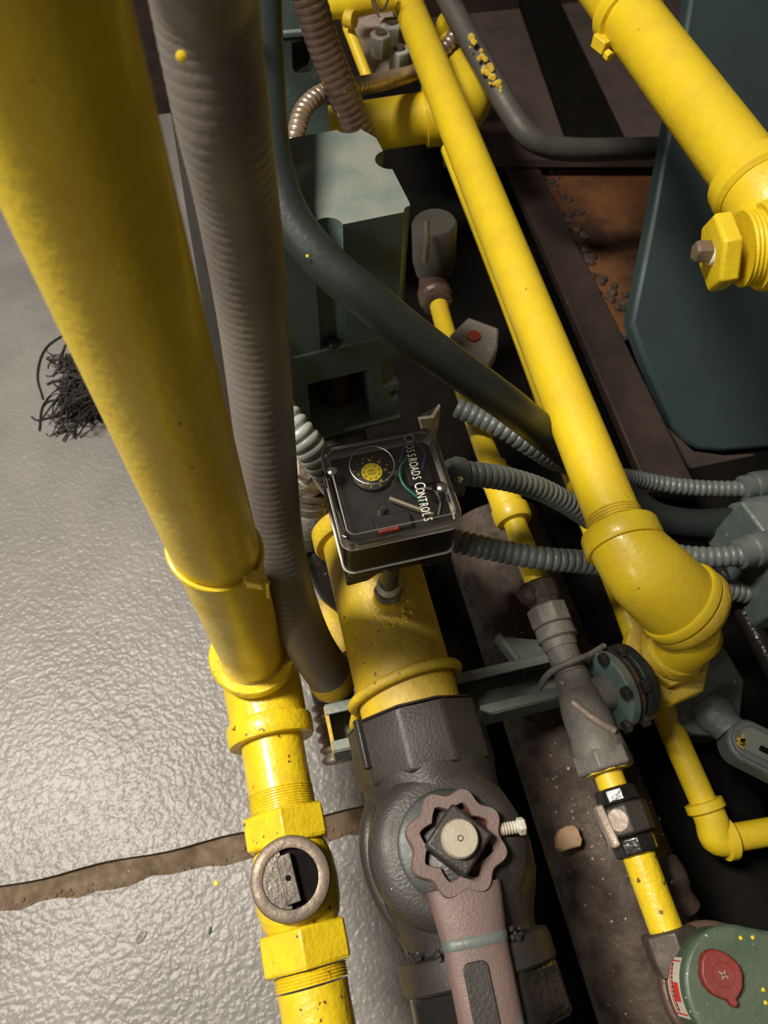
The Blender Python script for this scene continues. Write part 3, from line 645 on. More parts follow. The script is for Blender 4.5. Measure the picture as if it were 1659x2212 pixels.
# ------------------------------------------------------------------ standing flexible conduit between riser and the teal hose
gp = [D(400, -520, .21), D(430, -160, .262), D(442, 0, .30), D(480, 250, .342), D(515, 450, .395), D(548, 700, .47), D(573, 950, .545), D(596, 1150, .615), D(628, 1290, .66), D(668, 1390, .70), D(715, 1462, .73)]
t = thing('standing_conduit', 'thick brown-grey flexible conduit standing close to the camera right of the riser pipe', 'conduit', gp[-1])
mk('jacket', ribbed(gp, .0222, .0062, .00022, 32), 'grey_pvc', t)
mk('paint_dot', lathe(D(392, 122, .288), (D(392, 122, .25) - D(392, 122, .3)), [(0, .0022), (.0008, .0020), (.0012, .0008)], 12), 'yellow', t)
mk('end_sleeve', lathe(gp[-1], (gp[-1] - gp[-2]), [(-.004, .0228), (0, .0235), (.010, .0230), (.014, .021)], 32), 'yellow_dirty', t)
t = thing('drip_leg', 'short dark cylinder with a rusty thread behind the tee at the foot of the conduit', 'pipe fitting', D(722, 1500, .77))
e0 = D(716, 1470, .77)
mk('body', lathe(e0, -UP, [(0, .020), (.002, .023), (.05, .023), (.052, .020)], 32), 'dusty_black', t)
mk('rusty_thread', lathe(D(712, 1515, .80), V(0, -1, -.15), [x for i in range(6) for x in ((i * .011, .0165), (i * .011 + .003, .0205), (i * .011 + .006, .0205), (i * .011 + .009, .0165))], 24), 'pink_cast', t)
sp = [D(602, 1180, .76), D(606, 1260, .77), D(612, 1330, .78), D(622, 1400, .79)]
tag(mk('back_riser', tube(smoothpath(sp, .006), .0115, 24), 'yellow_dirty'), 'dusty yellow pipe half hidden behind the standing grey conduit, near the cable tie', 'pipe')
tag(mk('back_pipe', tube(smoothpath([D(694, 1300, .83), D(712, 1335, .82), D(738, 1385, .80), D(752, 1415, .79)], .006), .0125, 24), 'yellow_dirty'), 'short dusty yellow pipe squeezed between the standing conduit and the wide yellow pipe', 'pipe')
tag(mk('dark_hose', tube(smoothpath([D(648, 1040, .82), D(668, 1150, .82), D(700, 1240, .82), D(745, 1320, .83), D(780, 1400, .84)], .006), .0165, 24), 'black_gloss'), 'black glossy hose in shadow just left of the wide yellow pipe', 'hose')
tag(mk('back_conduit', tube(smoothpath([D(395, -60, .52), D(432, 200, .55), D(475, 500, .60), D(520, 800, .67), D(560, 1050, .74), D(590, 1200, .79)], .006), .0235, 28), 'fibre'), 'dark brown conduit in shadow between the riser pipe and the grey conduit', 'conduit')

# ------------------------------------------------------------------ dark teal hose
hp_ = [D(566, -120, .70), D(566, 0, .63), D(569, 150, .59), D(577, 300, .565), D(597, 400, .565), D(635, 488, .57), D(700, 566, .575), D(780, 634, .585), D(883, 719, .61), D(994, 800, .645), D(1100, 876, .69), D(1195, 952, .745), D(1280, 1020, .79), D(1350, 1075, .81), D(1420, 1118, .825), D(1500, 1132, .835), D(1575, 1128, .84), D(1625, 1120, .84)]
t = thing('teal_hose', 'smooth dark teal hose curving diagonally in front of the actuator to the right', 'hose', D(1625, 1120, .84))
mk('jacket', tube(smoothpath(hp_, .006), .0168, 32), 'teal_dark', t)
def blob(px, py, z, tow, s, seed):
    random.seed(seed); out = []
    c = D(px, py, z); n = (V(0, 0, HC) - c).normalized(); u = n.orthogonal().normalized(); w = n.cross(u)
    return c, n, u, w
random.seed(5); bl = []
for i in range(46):
    f = random.random(); a = D(1065, 852, .66).lerp(D(1165, 915, .71), f); c2 = D(1100, 876, .69)
    n = (V(0, 0, HC) - a).normalized(); sd_ = V(-.55, .8, 0)
    off = random.uniform(-.0145, .0035) + random.uniform(-.002, .002)
    ctr = D(1066, 851, .676).lerp(D(1168, 930, .731), f)
    vec = (sd_ * -off * 1.0).normalized() * 0
    ang = random.uniform(-.25, 1.0)
    side = n.cross((D(1168, 930, .731) - D(1066, 851, .676)).normalized()).normalized()
    if side.y < 0: side = -side
    dirv = (n * math.cos(ang) + side * math.sin(ang)).normalized()
    p_ = ctr + dirv * .0164
    s = random.uniform(.0007, .0024)
    bl.append(lathe(p_, dirv, [(-.0004, s), (.0003, s * .9), (.0006, s * .4)], 7))
mk('paint_smear', join(*bl), 'yellow_chipped', t, kind='stuff', label='flaking yellow paint on the hose')
mk('paint_dot', lathe(D(664, 553, .5555), D(664, 553, .4) - D(664, 553, .5), [(0, .0013), (.0005, .001)], 10), 'yellow', t)

# ------------------------------------------------------------------ grey ribbed conduits
rl = [D(520, 780, .62), D(575, 850, .61), D(620, 905, .605), D(660, 955, .61), D(700, 1010, .63), D(725, 1050, .66)]
tag(mk('ribbed_conduit', ribbed(rl, .0138, .0078, .0028, 28), 'ring_light'), 'light grey ribbed conduit just left of the clear-lidded switch', 'conduit')
c1 = [D(992, 1022, .640), D(1040, 1026, .650), D(1100, 1036, .668), D(1165, 1056, .69), D(1225, 1087, .715), D(1290, 1130, .745), D(1370, 1172, .765), D(1450, 1196, .76), D(1530, 1204, .75), D(1610, 1198, .745)]
tag(mk('ribbed_conduit', ribbed(c1, .0113, .0070, .0019, 24), 'ring_grey'), 'grey ribbed conduit from the right side of the clear-lidded switch, passing behind the long pipe', 'conduit')
c2 = [D(955, 1160, .73), D(1000, 1172, .72), D(1080, 1190, .715), D(1170, 1206, .71), D(1260, 1214, .72), D(1350, 1228, .74), D(1450, 1250, .77), D(1540, 1268, .79), D(1640, 1286, .80)]
tag(mk('ribbed_conduit', ribbed(c2, .0118, .0072, .0019, 24), 'ring_grey'), 'lower grey ribbed conduit coming from under the switch and going behind the yellow elbow', 'conduit')
c3 = [D(985, 880, .80), D(1030, 900, .80), D(1090, 930, .80), D(1150, 968, .81), D(1210, 1000, .84), D(1290, 1020, .89), D(1380, 1036, .95), D(1460, 1050, .96), D(1540, 1056, .96), D(1620, 1056, .95)]
tag(mk('ribbed_conduit', ribbed(c3, .0112, .0080, .0018, 22), 'ring_grey'), 'blurred grey ribbed conduit farthest back, running behind the teal hose', 'conduit')
# connectors on the switch
t = thing('conduit_connector', 'dark steel clamp connector with a small screw on the right side of the switch', 'connector', D(985, 1035, .64))
k = D(975, 1018, .636); kd = (D(1010, 1024, .645) - k).normalized()
mk('clamp_body', lathe(k, kd, [(-.004, .010), (0, .012), (.003, .0135), (.010, .0135), (.012, .0118)], 28), 'teal_grey', t)
mk('clamp_screw', lathe(D(990, 1036, .622), V(.1, -.6, .8), [(0, .0028), (.003, .0030), (.0042, .0018)], 14), 'chrome', t)
mk('clamp_ear', box(D(990, 1052, .645), .006, .005, .007, kd, UP.cross(kd)), 'teal_grey', t, .0015)
t = thing('cast_connector', 'dusty pinkish cast conduit connector with a whitish clamp, left of the switch', 'connector', D(650, 1060, .72))
mk('cast_body', tube(smoothpath([D(590, 950, .72), D(625, 985, .70), D(655, 1025, .70), D(668, 1050, .71)], .004), [.013] * 0 or .0165, 20), 'pink_cast', t)
mk('clamp_nut', lathe(D(650, 1010, .675), V(.5, -.5, .6), [(0, .011), (.001, .0125), (.010, .0125), (.011, .0115)], 6, .3), 'pink_cast', t, .001)
mk('clamp_plate', prism([D(628, 1028, .682), D(660, 1048, .682), D(705, 1018, .682), D(706, 1044, .690), D(650, 1062, .690), D(636, 1062, .690)], (0, 0, -.006)), 'white_green', t, .001)
mk('thread_end', lathe(D(672, 1062, .71), V(-.15, -.55, -.9), [(0, .017), (.004, .017), (.005, .0155), (.012, .0155), (.013, .017), (.020, .0165), (.022, .014)], 28), 'bronze_dark', t)
mk('hub', lathe(D(655, 1085, .78), V(-.1, -.3, -1), [(0, .026), (.006, .029), (.02, .030), (.05, .026)], 32), 'grey_fitting', t)

# ------------------------------------------------------------------ terminal box at the right edge
t = thing('terminal_box', 'teal-grey junction box at the right edge where the conduits end', 'junction box', D(1650, 1190, .78))
poly = [D(1607, 1072, .76), D(1650, 1150, .75), D(1672, 1215, .74), D(1700, 1300, .73), D(1780, 1290, .72), D(1780, 1060, .76)]
zt = sum(q.z for q in poly) / len(poly)
mk('housing', prism([V(q.x, q.y, zt) for q in poly], (0, 0, -.09)), 'teal_grey', t, .003)
for i, (px, py, z, r, dv_) in enumerate([(1590, 1126, .832, .0205, (1, .02, 0)), (1590, 1199, .747, .0155, (1, .05, 0)), (1622, 1284, .795, .0145, (1, 0, 0)), (1600, 1056, .95, .0165, (1, 0, 0))]):
    p_ = D(px, py, z); mk('hub', lathe(p_, dv_, [(0, r - .003), (.002, r), (.016, r), (.018, r + .002), (.026, r + .002), (.05, r)], 28), 'teal_grey', t)
tag(mk('black_rod', lathe(D(1600, 1310, .82), D(1700, 1500, .76) - D(1600, 1310, .82), [(-.05, .011), (.2, .011)], 24), 'black_gloss'), 'glossy black rod with a bright highlight at the right edge beside the elbow', 'rod')

# ------------------------------------------------------------------ octagonal box and conduit body, right of the hex reducer
OB = .245
t = thing('octagon_box', 'dark grey-green octagonal box under the yellow elbow', 'junction box', P(1520, 1490, OB))
oc = [(1400, 1420), (1450, 1380), (1540, 1392), (1568, 1400), (1608, 1470), (1598, 1560), (1570, 1590), (1496, 1584), (1440, 1545), (1405, 1500)]
mk('cover', prism([P(a, b, OB) for a, b in oc], (0, 0, -.012)), 'teal_grey', t, .002)
mk('housing', prism([P(1505 + (a - 1505) * .95, 1488 + (b - 1488) * .95, OB - .012) for a, b in oc], (0, 0, -.05)), 'teal_grey', t, .002)
mk('paint_speck', lathe(P(1588, 1472, OB), UP, [(0, .0014), (.0006, .001)], 10), 'yellow', t)
t = thing('oblong_conduit_fitting', 'grey-green oblong conduit fitting with a raised cover and yellow paint spot at the right edge', 'conduit fitting', P(1640, 1610, .24))
n0, n1 = P(1522, 1518, .250), P(1584, 1586, .256); nd = (n1 - n0).normalized()
mk('neck', lathe(n0, nd, [(0, .017), (.010, .0215), (.020, .0205), (.026, .0175), (.034, .0165)], 32), 'teal_grey', t)
f0, f1 = P(1598, 1592, .268), P(1740, 1662, .268); fd = (f1 - f0).normalized(); fs_ = UP.cross(fd); fc = (f0 + f1) / 2
hl = (f1 - f0).length / 2
mk('housing', prism(rrect(fc - UP * .026, hl + .012, .0215, .0205, fd, fs_, 8), (0, 0, .028)), 'teal_grey', t, .003)
mk('cover', prism(rrect(fc + UP * .002, hl + .009, .0185, .0180, fd, fs_, 8), (0, 0, .004)), 'teal_grey', t, .0015)
mk('lens_panel', prism(rrect(fc + UP * .006, hl + .003, .0125, .0120, fd, fs_, 8), (0, 0, .002)), 'teal', t, .001)
random.seed(9); pv = []
for i in range(16):
    q = P(1605, 1602, .2765) + V(random.gauss(0, .0022), random.gauss(0, .0032), 0); q.z = fc.z + .0079
    pv.append(lathe(q, UP, [(-.0005, .0019), (.0006, .0016)], 7))
mk('paint_spot', join(*pv), 'yellow_dirty', t, kind='stuff')
mk('latch', box(P(1662, 1625, .278), .009, .0022, .002, fd, fs_), 'black', t, .0005)
mk('spring_clip', tube(smoothpath([P(1615, 1632, .25), P(1640, 1648, .255), P(1652, 1662, .25), P(1670, 1668, .25)], .003), .0055, 12), 'teal_grey', t)

# ------------------------------------------------------------------ small gas train: yellow tube, union, strainer/solenoid, union, coupling
TX, TH = .235, .33
def seg(name, y0, y1, r, mat, parent=None, n=28, **k): return mk(name, lathe((TX, y0, TH), -Y, [(0, r), (abs(y0 - y1), r)], n), mat, parent, **k)
t0 = P(940, 655, .36); t1 = V(TX, .47, TH)
tag(mk('thin_pipe', tube(smoothpath([D(948, 660, .99), D(962, 712, .965), D(1000, 830, .90), D(1032, 925, .845), V(.232, .395, .333), V(TX, .372, TH)], .01), .0122, 24), 'yellow'), 'thin yellow gas pipe passing behind the teal hose, above the small yellow union', 'pipe')
t = thing('pipe_coupling', 'brown dusty coupling at the far end of the thin yellow gas pipe', 'pipe fitting', D(945, 655, 1.0))
mk('body', lathe(D(936, 628, 1.02), D(952, 675, .985) - D(936, 628, 1.02), [(-.02, .017), (0, .019), (.004, .023), (.02, .0235), (.024, .020), (.034, .020), (.036, .017)], 32), 'brown_conduit', t)
t = thing('yellow_union', 'small yellow pipe union with a rolled collar right of the clear-lidded switch', 'pipe fitting', V(TX, .345, TH))
mk('upper_collar', lathe((TX - .003, .392, TH), -Y, [(0, .013), (.003, .0165), (.014, .0175), (.020, .0185), (.024, .0165)], 32), 'yellow', t)
mk('body', lathe((TX - .001, .370, TH), -Y, [(0, .0175), (.02, .0170), (.040, .0175)], 32), 'yellow', t)
mk('side_boss', lathe((TX, .362, TH), (.7, 0, .6), [(0, .015), (.018, .015), (.020, .012)], 24), 'yellow', t)
mk('lower_collar', lathe((TX, .336, TH), -Y, [(0, .0175), (.002, .0198), (.014, .0200), (.018, .0180), (.019, .0135)], 32), 'yellow', t)
tag(seg('thin_pipe', .320, .243, .0118, 'yellow'), 'thin yellow gas pipe just below the small yellow union', 'pipe')
t = thing('dark_union', 'dust-covered dark pipe union below the first thin yellow gas pipe', 'pipe fitting', V(TX, .22, TH))
mk('body', lathe((TX, .248, TH), -Y, [(0, .014), (.003, .018), (.018, .0185), (.022, .016), (.030, .0165)], 10), 'dusty_black', t, .001)
mk('nut', lathe((TX, .222, TH), -Y, [(0, .017), (.002, .0205), (.020, .0205), (.022, .017)], 8), 'grey_fitting', t, .001)
mk('tail', lathe((TX, .200, TH), -Y, [(0, .0185), (.012, .0195), (.014, .0165), (.022, .016)], 24), 'grey_fitting', t)
mk('clump', lathe((TX - .010, .238, TH + .004), (-.6, -.4, .2), [(0, .012), (.010, .011), (.014, .006)], 9), 'dusty_black', t)
t = thing('grey_valve', 'dusty grey-green cast valve on the thin gas line in the middle right', 'valve', V(TX, .11, TH))
mk('inlet_tube', lathe((TX, .184, TH), -Y, [(0, .0150), (.030, .0150), (.031, .0165), (.050, .0165), (.052, .015)], 28), 'grey_fitting', t)
bd_ = smoothpath([(TX, .140, TH), (TX + .001, .115, TH), (TX + .002, .095, TH), (TX + .001, .075, TH)], .003)
mk('body', lathe((TX, .138, TH), -Y, [(0, .0160), (.004, .0190), (.020, .0215), (.040, .0215), (.052, .0235), (.060, .0240), (.064, .0215)], 28), 'grey_fitting', t)
mk('end_hex', lathe((TX, .082, TH), -Y, [(0, .0235), (.001, .0262), (.016, .0268), (.018, .0245)], 6, .5), 'grey_fitting', t, .0015)
mk('yellow_edge', lathe((TX, .0655, TH), -Y, [(0, .0215), (.0022, .0215)], 8, .2), 'yellow_chipped', t)
mk('top_rib', tube(smoothpath([V(TX - .014, .125, TH + .018), V(TX - .002, .105, TH + .023), V(TX + .012, .092, TH + .020)], .003), .0035, 12), 'pink_cast', t)
fx = V(1, .14, -.12).normalized()
b0 = V(TX + .012, .128, TH + .002)
mk('bonnet_neck', lathe(b0, fx, [(0, .016), (.02, .017)], 28), 'grey_fitting', t)
mk('bonnet_flange', lathe(b0 + fx * .014, fx, [(0, .033), (.0015, .036), (.010, .036), (.0115, .034)], 40), 'teal', t, .0008)
mk('bonnet_disc', lathe(b0 + fx * .0265, fx, [(0, .030), (.001, .0345), (.004, .0345), (.005, .031)], 40), 'brown_conduit', t)
mk('bonnet_flange', lathe(b0 + fx * .033, fx, [(0, .034), (.0015, .037), (.011, .037), (.0125, .034)], 40), 'teal_dark', t, .0008)
mk('bonnet_cap', lathe(b0 + fx * .046, fx, [(0, .030), (.004, .029), (.008, .024), (.009, .018)], 40), 'black_gloss', t)
_, uu, ww = frame(fx)
for i in range(6):
    a = math.radians(20 + 60 * i); e = uu * math.cos(a) + ww * math.sin(a)
    mk('flange_bolt', lathe(b0 + e * .0355 + fx * .009, fx, [(0, .0058), (.0008, .0064), (.0055, .0064), (.006, .005)], 6), 'iron', t, .0005)
    mk('flange_bolt', lathe(b0 + e * .0365 + fx * .028, fx, [(0, .0058), (.0008, .0064), (.0055, .0064), (.006, .005)], 6), 'iron', t, .0005)
mk('wire_loop', tube(smoothpath([V(TX - .030, .150, TH - .012), V(TX - .020, .158, TH + .004), V(TX, .160, TH + .019), V(TX + .018, .163, TH + .014), V(TX + .038, .170, TH + .006)], .004), .0032, 12), 'grey_fitting', t)
tag(seg('thin_pipe', .064, .046, .0125, 'yellow'), 'very short yellow pipe piece between the grey valve and the black union', 'pipe')
t = thing('black_union', 'black glossy pipe union with dusty tan patches on the thin gas line', 'pipe fitting', V(TX, .03, TH))
mk('end_nut', lathe((TX, .050, TH), -Y, [(0, .0155), (.0015, .0185), (.012, .0190), (.0135, .017)], 8), 'black_gloss', t, .0015)
mk('centre_nut', lathe((TX, .0365, TH), -Y, [(0, .0185), (.002, .0225), (.024, .0225), (.026, .0190)], 8, .2), 'iron', t, .0015)
mk('end_nut', lathe((TX, .0100, TH), -Y, [(0, .0175), (.0015, .0190), (.013, .0185), (.0145, .0155)], 8, .1), 'black_gloss', t, .0015)
mk('dust_patch', lathe(V(TX - .012, .024, TH + .0175), (-.5, 0, .8), [(0, .0095), (.0016, .0085), (.002, .004)], 12), 'pink_cast', t)
mk('side_lever', box(V(TX - .021, .022, TH + .010), .0035, .017, .006, V(1, .1, .3), V(-.1, 1, 0)), 'pink_cast', t, .002)
tag(seg('thin_pipe', -.0045, -.066, .0135, 'yellow_chipped'), 'thin yellow gas pipe with crackled paint entering the green regulator', 'pipe')
t = thing('end_coupling', 'dusty dark coupling between the crackled yellow pipe and the green regulator', 'pipe fitting', V(TX, -.07, TH))
mk('body', lathe((TX, -.0600, TH), -Y, [(0, .0200), (.0015, .0225), (.018, .0225), (.03, .0205)], 6, .1), 'bronze_dark', t, .0012)

# ------------------------------------------------------------------ green regulator with red cap
GH = .375
t = thing('green_regulator', 'green rounded regulator in the bottom right corner', 'regulator', P(1600, 2130, GH - .06))
gc = P(1605, 2140, GH); gR = (P(1478, 2120, GH) - gc).length; gd = (P(1740, 2160, GH) - gc).normalized(); gs = UP.cross(gd)
out = [gc + (gd * math.cos(math.radians(a)) + gs * math.sin(math.radians(a))) * gR for a in range(80, 281, 8)]
def slabg(sc, z0, z1):
    pl = [gc + (q - gc) * sc for q in out]; pl = pl + [gc + gd * .22 + gs * -gR * sc * 1.15, gc + gd * .22 + gs * gR * sc * .80]
    for q in pl: q.z = z0
    return prism(pl, (0, 0, z1 - z0))
mk('top_cover', slabg(1.0, GH - .008, GH), 'green', t, .003)
mk('housing', slabg(.97, GH - .040, GH - .008), 'green', t, .003)
mk('lower_flange', slabg(1.07, GH - .052, GH - .040), 'brown_conduit', t, .003)
mk('inlet_boss', tube([V(TX, -.075, TH), V(TX + .012, -.10, TH), V(TX + .03, -.12, TH)], [.020, .023, .026], 24), 'grey_fitting', t)
random.seed(21); sv = []
lab = [gc + (gd * math.cos(math.radians(a)) + gs * math.sin(math.radians(a))) * (gR * .975) for a in range(158, 215, 4)]
for q in lab: q.z = 0
vs = []; fsx = []
for q in lab:
    for z in (GH - .036, GH - .012):
        vs.append(V(q.x, q.y, z)); 
for i in range(len(lab) - 1): fsx.append((2 * i, 2 * i + 1, 2 * i + 3, 2 * i + 2))
mk('sticker', (vs, fsx), 'white_paper', t)
def onlab(a, z, w, h, mat, name, dr=.0004):
    e = gd * math.cos(math.radians(a)) + gs * math.sin(math.radians(a)); e.z = 0; tt = UP.cross(e)
    return mk(name, box(V(gc.x, gc.y, 0) + e * (gR * .975 + dr) + UP * (GH - z), w, .0002, h, tt, e), mat, t)
onlab(190, .019, .0060, .0045, 'red_ink', 'red_square', .0006)
for a in (162, 210): onlab(a, .024, .0004, .011, 'red_ink', 'sticker_border', .0005)
for a in range(166, 208, 4): onlab(a, .030, .0013, .0005, 'red_ink', 'sticker_print', .0006); onlab(a, .026, .0012, .0007, 'iron', 'sticker_print', .0006)
cap = [(1531, 2053), (1545, 2050), (1560, 2054), (1578, 2064), (1597, 2083), (1606, 2105), (1606, 2135), (1597, 2153), (1592, 2158), (1597, 2168), (1594, 2176), (1586, 2177), (1578, 2166), (1574, 2160), (1560, 2158), (1540, 2147), (1524, 2128), (1516, 2105), (1516, 2078), (1521, 2062)]
mk('red_cap', prism([P(a, b, GH + .008) for a, b in cap], (0, 0, -.009)), 'red_plastic', t, .003, angle=60, label='red plastic cap on the green regulator')
cpx = P(1563, 2106, GH + .0082)
mk('cap_ring', ring(cpx, UP, .0078, .0004, 32, 6), 'red_plastic', t)
mk('cap_mark', join(box(cpx, .0035, .0006, .0003, V(1, -1, 0), V(1, 1, 0)), box(cpx, .0030, .0005, .0003, V(1, 1, 0), V(1, -1, 0))), 'pink_cast', t)
for (a, b) in ((1600, 2026), (1626, 2025), (1649, 2138), (1654, 2166)):
    q = P(a, b, GH); mk('paint_drip', lathe(q, UP, [(0, .0015), (.0005, .001)], 8), 'yellow', t)

# ------------------------------------------------------------------ big dusty pipe and black sheet for the unlit floor below the train
tag(mk('header_pipe', lathe((.262, .40, .165), -Y, [(0, .060), (.002, .062), (.90, .062)], 56), 'dusty_black'), 'broad dusty black pipe speckled with grit beneath the thin gas line', 'pipe')
tag(mk('return_pipe', lathe((.415, .50, .10), -Y, [(0, .055), (.9, .055)], 48), 'black'), 'plain black pipe at the lower right', 'pipe')  # one even black over the whole pipe
tag(mk('header_saddle', tube(smoothpath([P(1440, 1860, .24), P(1462, 1895, .245), P(1470, 1930, .24), P(1492, 1962, .235)], .004), [.010] * 0 or .0105, 10), 'dusty_black'), 'black lumpy clump on the dusty pipe near the crackled yellow pipe', 'clump')
ch = [(1205, 1806), (1212, 1790), (1224, 1784), (1240, 1782), (1250, 1790), (1254, 1803), (1259, 1812), (1256, 1828), (1236, 1832), (1218, 1839), (1207, 1830)]
tag(mk('tan_chip', prism([P(a, b, .232) for a, b in ch], (0, 0, -.016)), 'wood', bevel=.0015), 'tan wooden chip lying on the dusty black pipe', 'chip')
random.seed(31); gv = []
for i in range(170):
    y = random.uniform(-.22, .28); a = random.uniform(.3, 2.6); r = .062
    q = V(.262 + r * math.cos(a), y, .165 + r * math.sin(a)); s = random.uniform(.0005, .0016) * (1.6 if random.random() < .12 else 1)
    gv.append(lathe(q, (math.cos(a), 0, math.sin(a)), [(-.0003, s), (s * .6, s * .9), (s, s * .4)], 6))
g = mk('grit', join(*gv), 'pink_cast', kind='stuff'); tag(g, 'pale grit scattered over the broad dusty black pipe', 'grit')
tag(mk('shade_sheet', box((1.0, .55, .012), .87, 1.6, .010), 'black'), 'flat black sheet standing in for the unlit ground under the burner equipment, right of the painted floor', 'plate')  # darkness between the pipes put in as a black sheet over the floor

# ------------------------------------------------------------------ actuator on the gas valve (teal)
AT, AB = .600, .462
a_fl, a_fr, a_br = P(586, 516, AT), P(893, 454, AT), P(832, 262, AT)
ux = (a_fr - a_fl).normalized(); uy = UP.cross(ux); wid = (a_fr - a_fl).length; dep = (a_br - a_fr).dot(uy)
def ap(u, v, h): return V(a_fl.x, a_fl.y, 0) + ux * u + uy * v + UP * h
t = thing('valve_actuator', 'large teal cast valve actuator with a bright flat top, behind the switch', 'actuator', ap(wid / 2, dep / 2, .33))
hs = mk('housing', prism([ap(0, 0, AB), ap(wid * .985, 0, AB), ap(wid, .01, AB), ap(wid, dep - .02, AB), ap(wid - .012, dep, AB), ap(0, dep, AB)], (0, 0, AT - AB)), 'teal', t)
gx = (P(708, 492, AT) - a_fl).dot(ux)
cyl = lambda u, v, r: lathe(ap(u, v, .44), UP, [(0, r), (.2, r)], 28)
cut(hs, cyl(gx, -.001, .0125), cyl(wid + .002, (P(840, 345, AT) - a_fr).dot(uy), .0125), cyl(wid - .001, -.001, .0070), cyl(wid - .018, dep + .004, .012), cyl(.012, dep + .006, .020))
bv = hs.modifiers.new('bevel', 'BEVEL'); bv.width = .0012; bv.segments = 2; bv.limit_method = 'ANGLE'; bv.angle_limit = math.radians(40)
mk('groove_bolt', lathe(ap(gx, .004, AB + .001), UP, [(0, .0065), (.002, .0065), (.0035, .0045)], 16), 'teal_dark', t)
mk('seam_lip', box(ap(wid / 2, dep / 2, AB - .003), wid / 2 + .0015, dep / 2 + .0015, .003, ux, uy), 'teal', t, .0015)
fr = mk('yoke', box(ap(wid / 2, dep / 2 + .001, .392), wid / 2 - .0005, dep / 2 - .001, .0665, ux, uy), 'teal', t)
def fx_(px, py):       # front-face coordinates from a pixel
    n = -uy; r = Vector(ray(px, py)); s = (ap(0, .001, 0) - V(0, 0, HC)).dot(n) / r.dot(n); q = V(0, 0, HC) + r * s
    return (q - a_fl).dot(ux), q.z
wa, wb = fx_(665, 832), fx_(800, 905); ha, hb_ = fx_(825, 775), fx_(876, 828); ca_ = fx_(851, 856)
def win(u0, u1, z0, z1, d): return box(ap((u0 + u1) / 2, 0, (z0 + z1) / 2), (u1 - u0) / 2, d, (z1 - z0) / 2, ux, uy)
hw = (hb_[0] - ha[0]) / 2; hh = abs(ha[1] - hb_[1]) / 2
cut(fr, win(wa[0], wb[0], min(wa[1], wb[1]), max(wa[1], wb[1]), .070),
    prism(rrect(ap((ha[0] + hb_[0]) / 2, -.02, (ha[1] + hb_[1]) / 2), hw, hh, .005, ux, UP), uy * .09),
    lathe(ap(ca_[0], -.02, ca_[1]), uy, [(0, .0085), (.06, .0085)], 28))
bv = fr.modifiers.new('bevel', 'BEVEL'); bv.width = .0010; bv.segments = 2; bv.limit_method = 'ANGLE'; bv.angle_limit = math.radians(40)
mk('foot_lip', box(ap(wid * .62, .002, .3245), wid * .40, .006, .003, ux, uy), 'teal', t, .001)
mk('inner_stem', lathe(ap(wid * .5, .045, .33), UP, [(0, .02), (.12, .02)], 24), 'brown', t)
t = thing('gas_valve', 'dark valve body in shadow beneath the teal actuator', 'valve', V(MX, .44, .26))
mk('body', lathe((MX, .60, .285), -Y, [(0, .03), (.04, .036), (.10, .038), (.16, .036), (.19, .03)], 40), 'iron', t)
mk('inlet_hub', lathe((MX, .412, .300), -Y, [(0, .034), (.003, .038), (.050, .040), (.065, .042)], 40), 'iron', t)
mk('side_plate', prism([P(905, 905, .36), P(935, 900, .36), P(952, 875, .36), P(948, 920, .33), P(935, 960, .32), P(918, 950, .32)], (0, .006, -.004)), 'white_green', t, .001)
# small parts seen right of the actuator
t = thing('sight_glass', 'blurred grey cylindrical housing with a yellow drip beside the actuator', 'housing', D(940, 590, 1.02))
mk('drum', lathe(D(938, 560, 1.02), D(938, 480, .97) - D(938, 560, 1.02), [(-.02, .026), (0, .030), (.055, .030), (.060, .027)], 36), 'tube_grey', t)
mk('yellow_drip', tube(smoothpath([D(921, 478, .925), D(922, 520, .935), D(918, 565, .955)], .005), .0040, 12), 'bronze', t)
t = thing('octagonal_cap', 'blurred greyish octagonal cap with a red mark behind the teal hose', 'cap', P(1025, 745, .30))
oc = [(972, 722), (1012, 684), (1078, 708), (1076, 748), (1052, 800), (1020, 800), (985, 770)]
mk('cap_body', prism([P(a, b, .33) for a, b in oc], (0, 0, -.028)), 'grey_fitting', t, .003)
mk('red_mark', lathe(P(1023, 728, .33), UP, [(0, .0085), (.003, .008), (.004, .004)], 18), 'red_raw', t)

# ------------------------------------------------------------------ far end: second actuator, brown conduits, yellow manifold, grey tube
def yp(px, py, Yq): return PY(px, py, Yq)
Y2 = .92
t = thing('far_actuator', 'second teal cast actuator farther back at the top edge with an oblong hole', 'actuator', yp(650, 250, Y2 + .05))
q0 = yp(560, 300, Y2); q1 = yp(712, 300, Y2)
fa = mk('housing', prism([yp(560, 330, Y2), yp(716, 330, Y2), yp(700, 130, Y2), yp(672, 88, Y2), yp(560, 88, Y2)], (0, .10, 0)), 'teal', t)
cut(fa, prism([yp(636, 112, Y2 - .02), yp(668, 106, Y2 - .02), yp(676, 114, Y2 - .02), yp(684, 162, Y2 - .02), yp(676, 176, Y2 - .02), yp(645, 178, Y2 - .02), yp(638, 168, Y2 - .02)], (0, .06, 0)))
mk('upper_housing', prism([yp(560, 70, Y2 - .012), yp(668, 70, Y2 - .012), yp(648, -90, Y2 - .012), yp(560, -90, Y2 - .012)], (0, .11, 0)), 'teal', t, .003)
mk('seam_lip', prism([yp(560, 88, Y2 - .016), yp(664, 80, Y2 - .016), yp(660, 66, Y2 - .016), yp(560, 74, Y2 - .016)], (0, .11, 0)), 'teal', t, .002)
bi = [D(628, -110, .80), D(668, 0, .84), D(700, 100, .88), D(740, 200, .92), D(775, 280, .96), D(800, 350, 1.0)]
tag(mk('brown_conduit', ribbed(bi, .0200, .0085, .0010, 28), 'brown_conduit'), 'thick dark brown ribbed conduit coming down from the top edge behind the actuator', 'conduit')
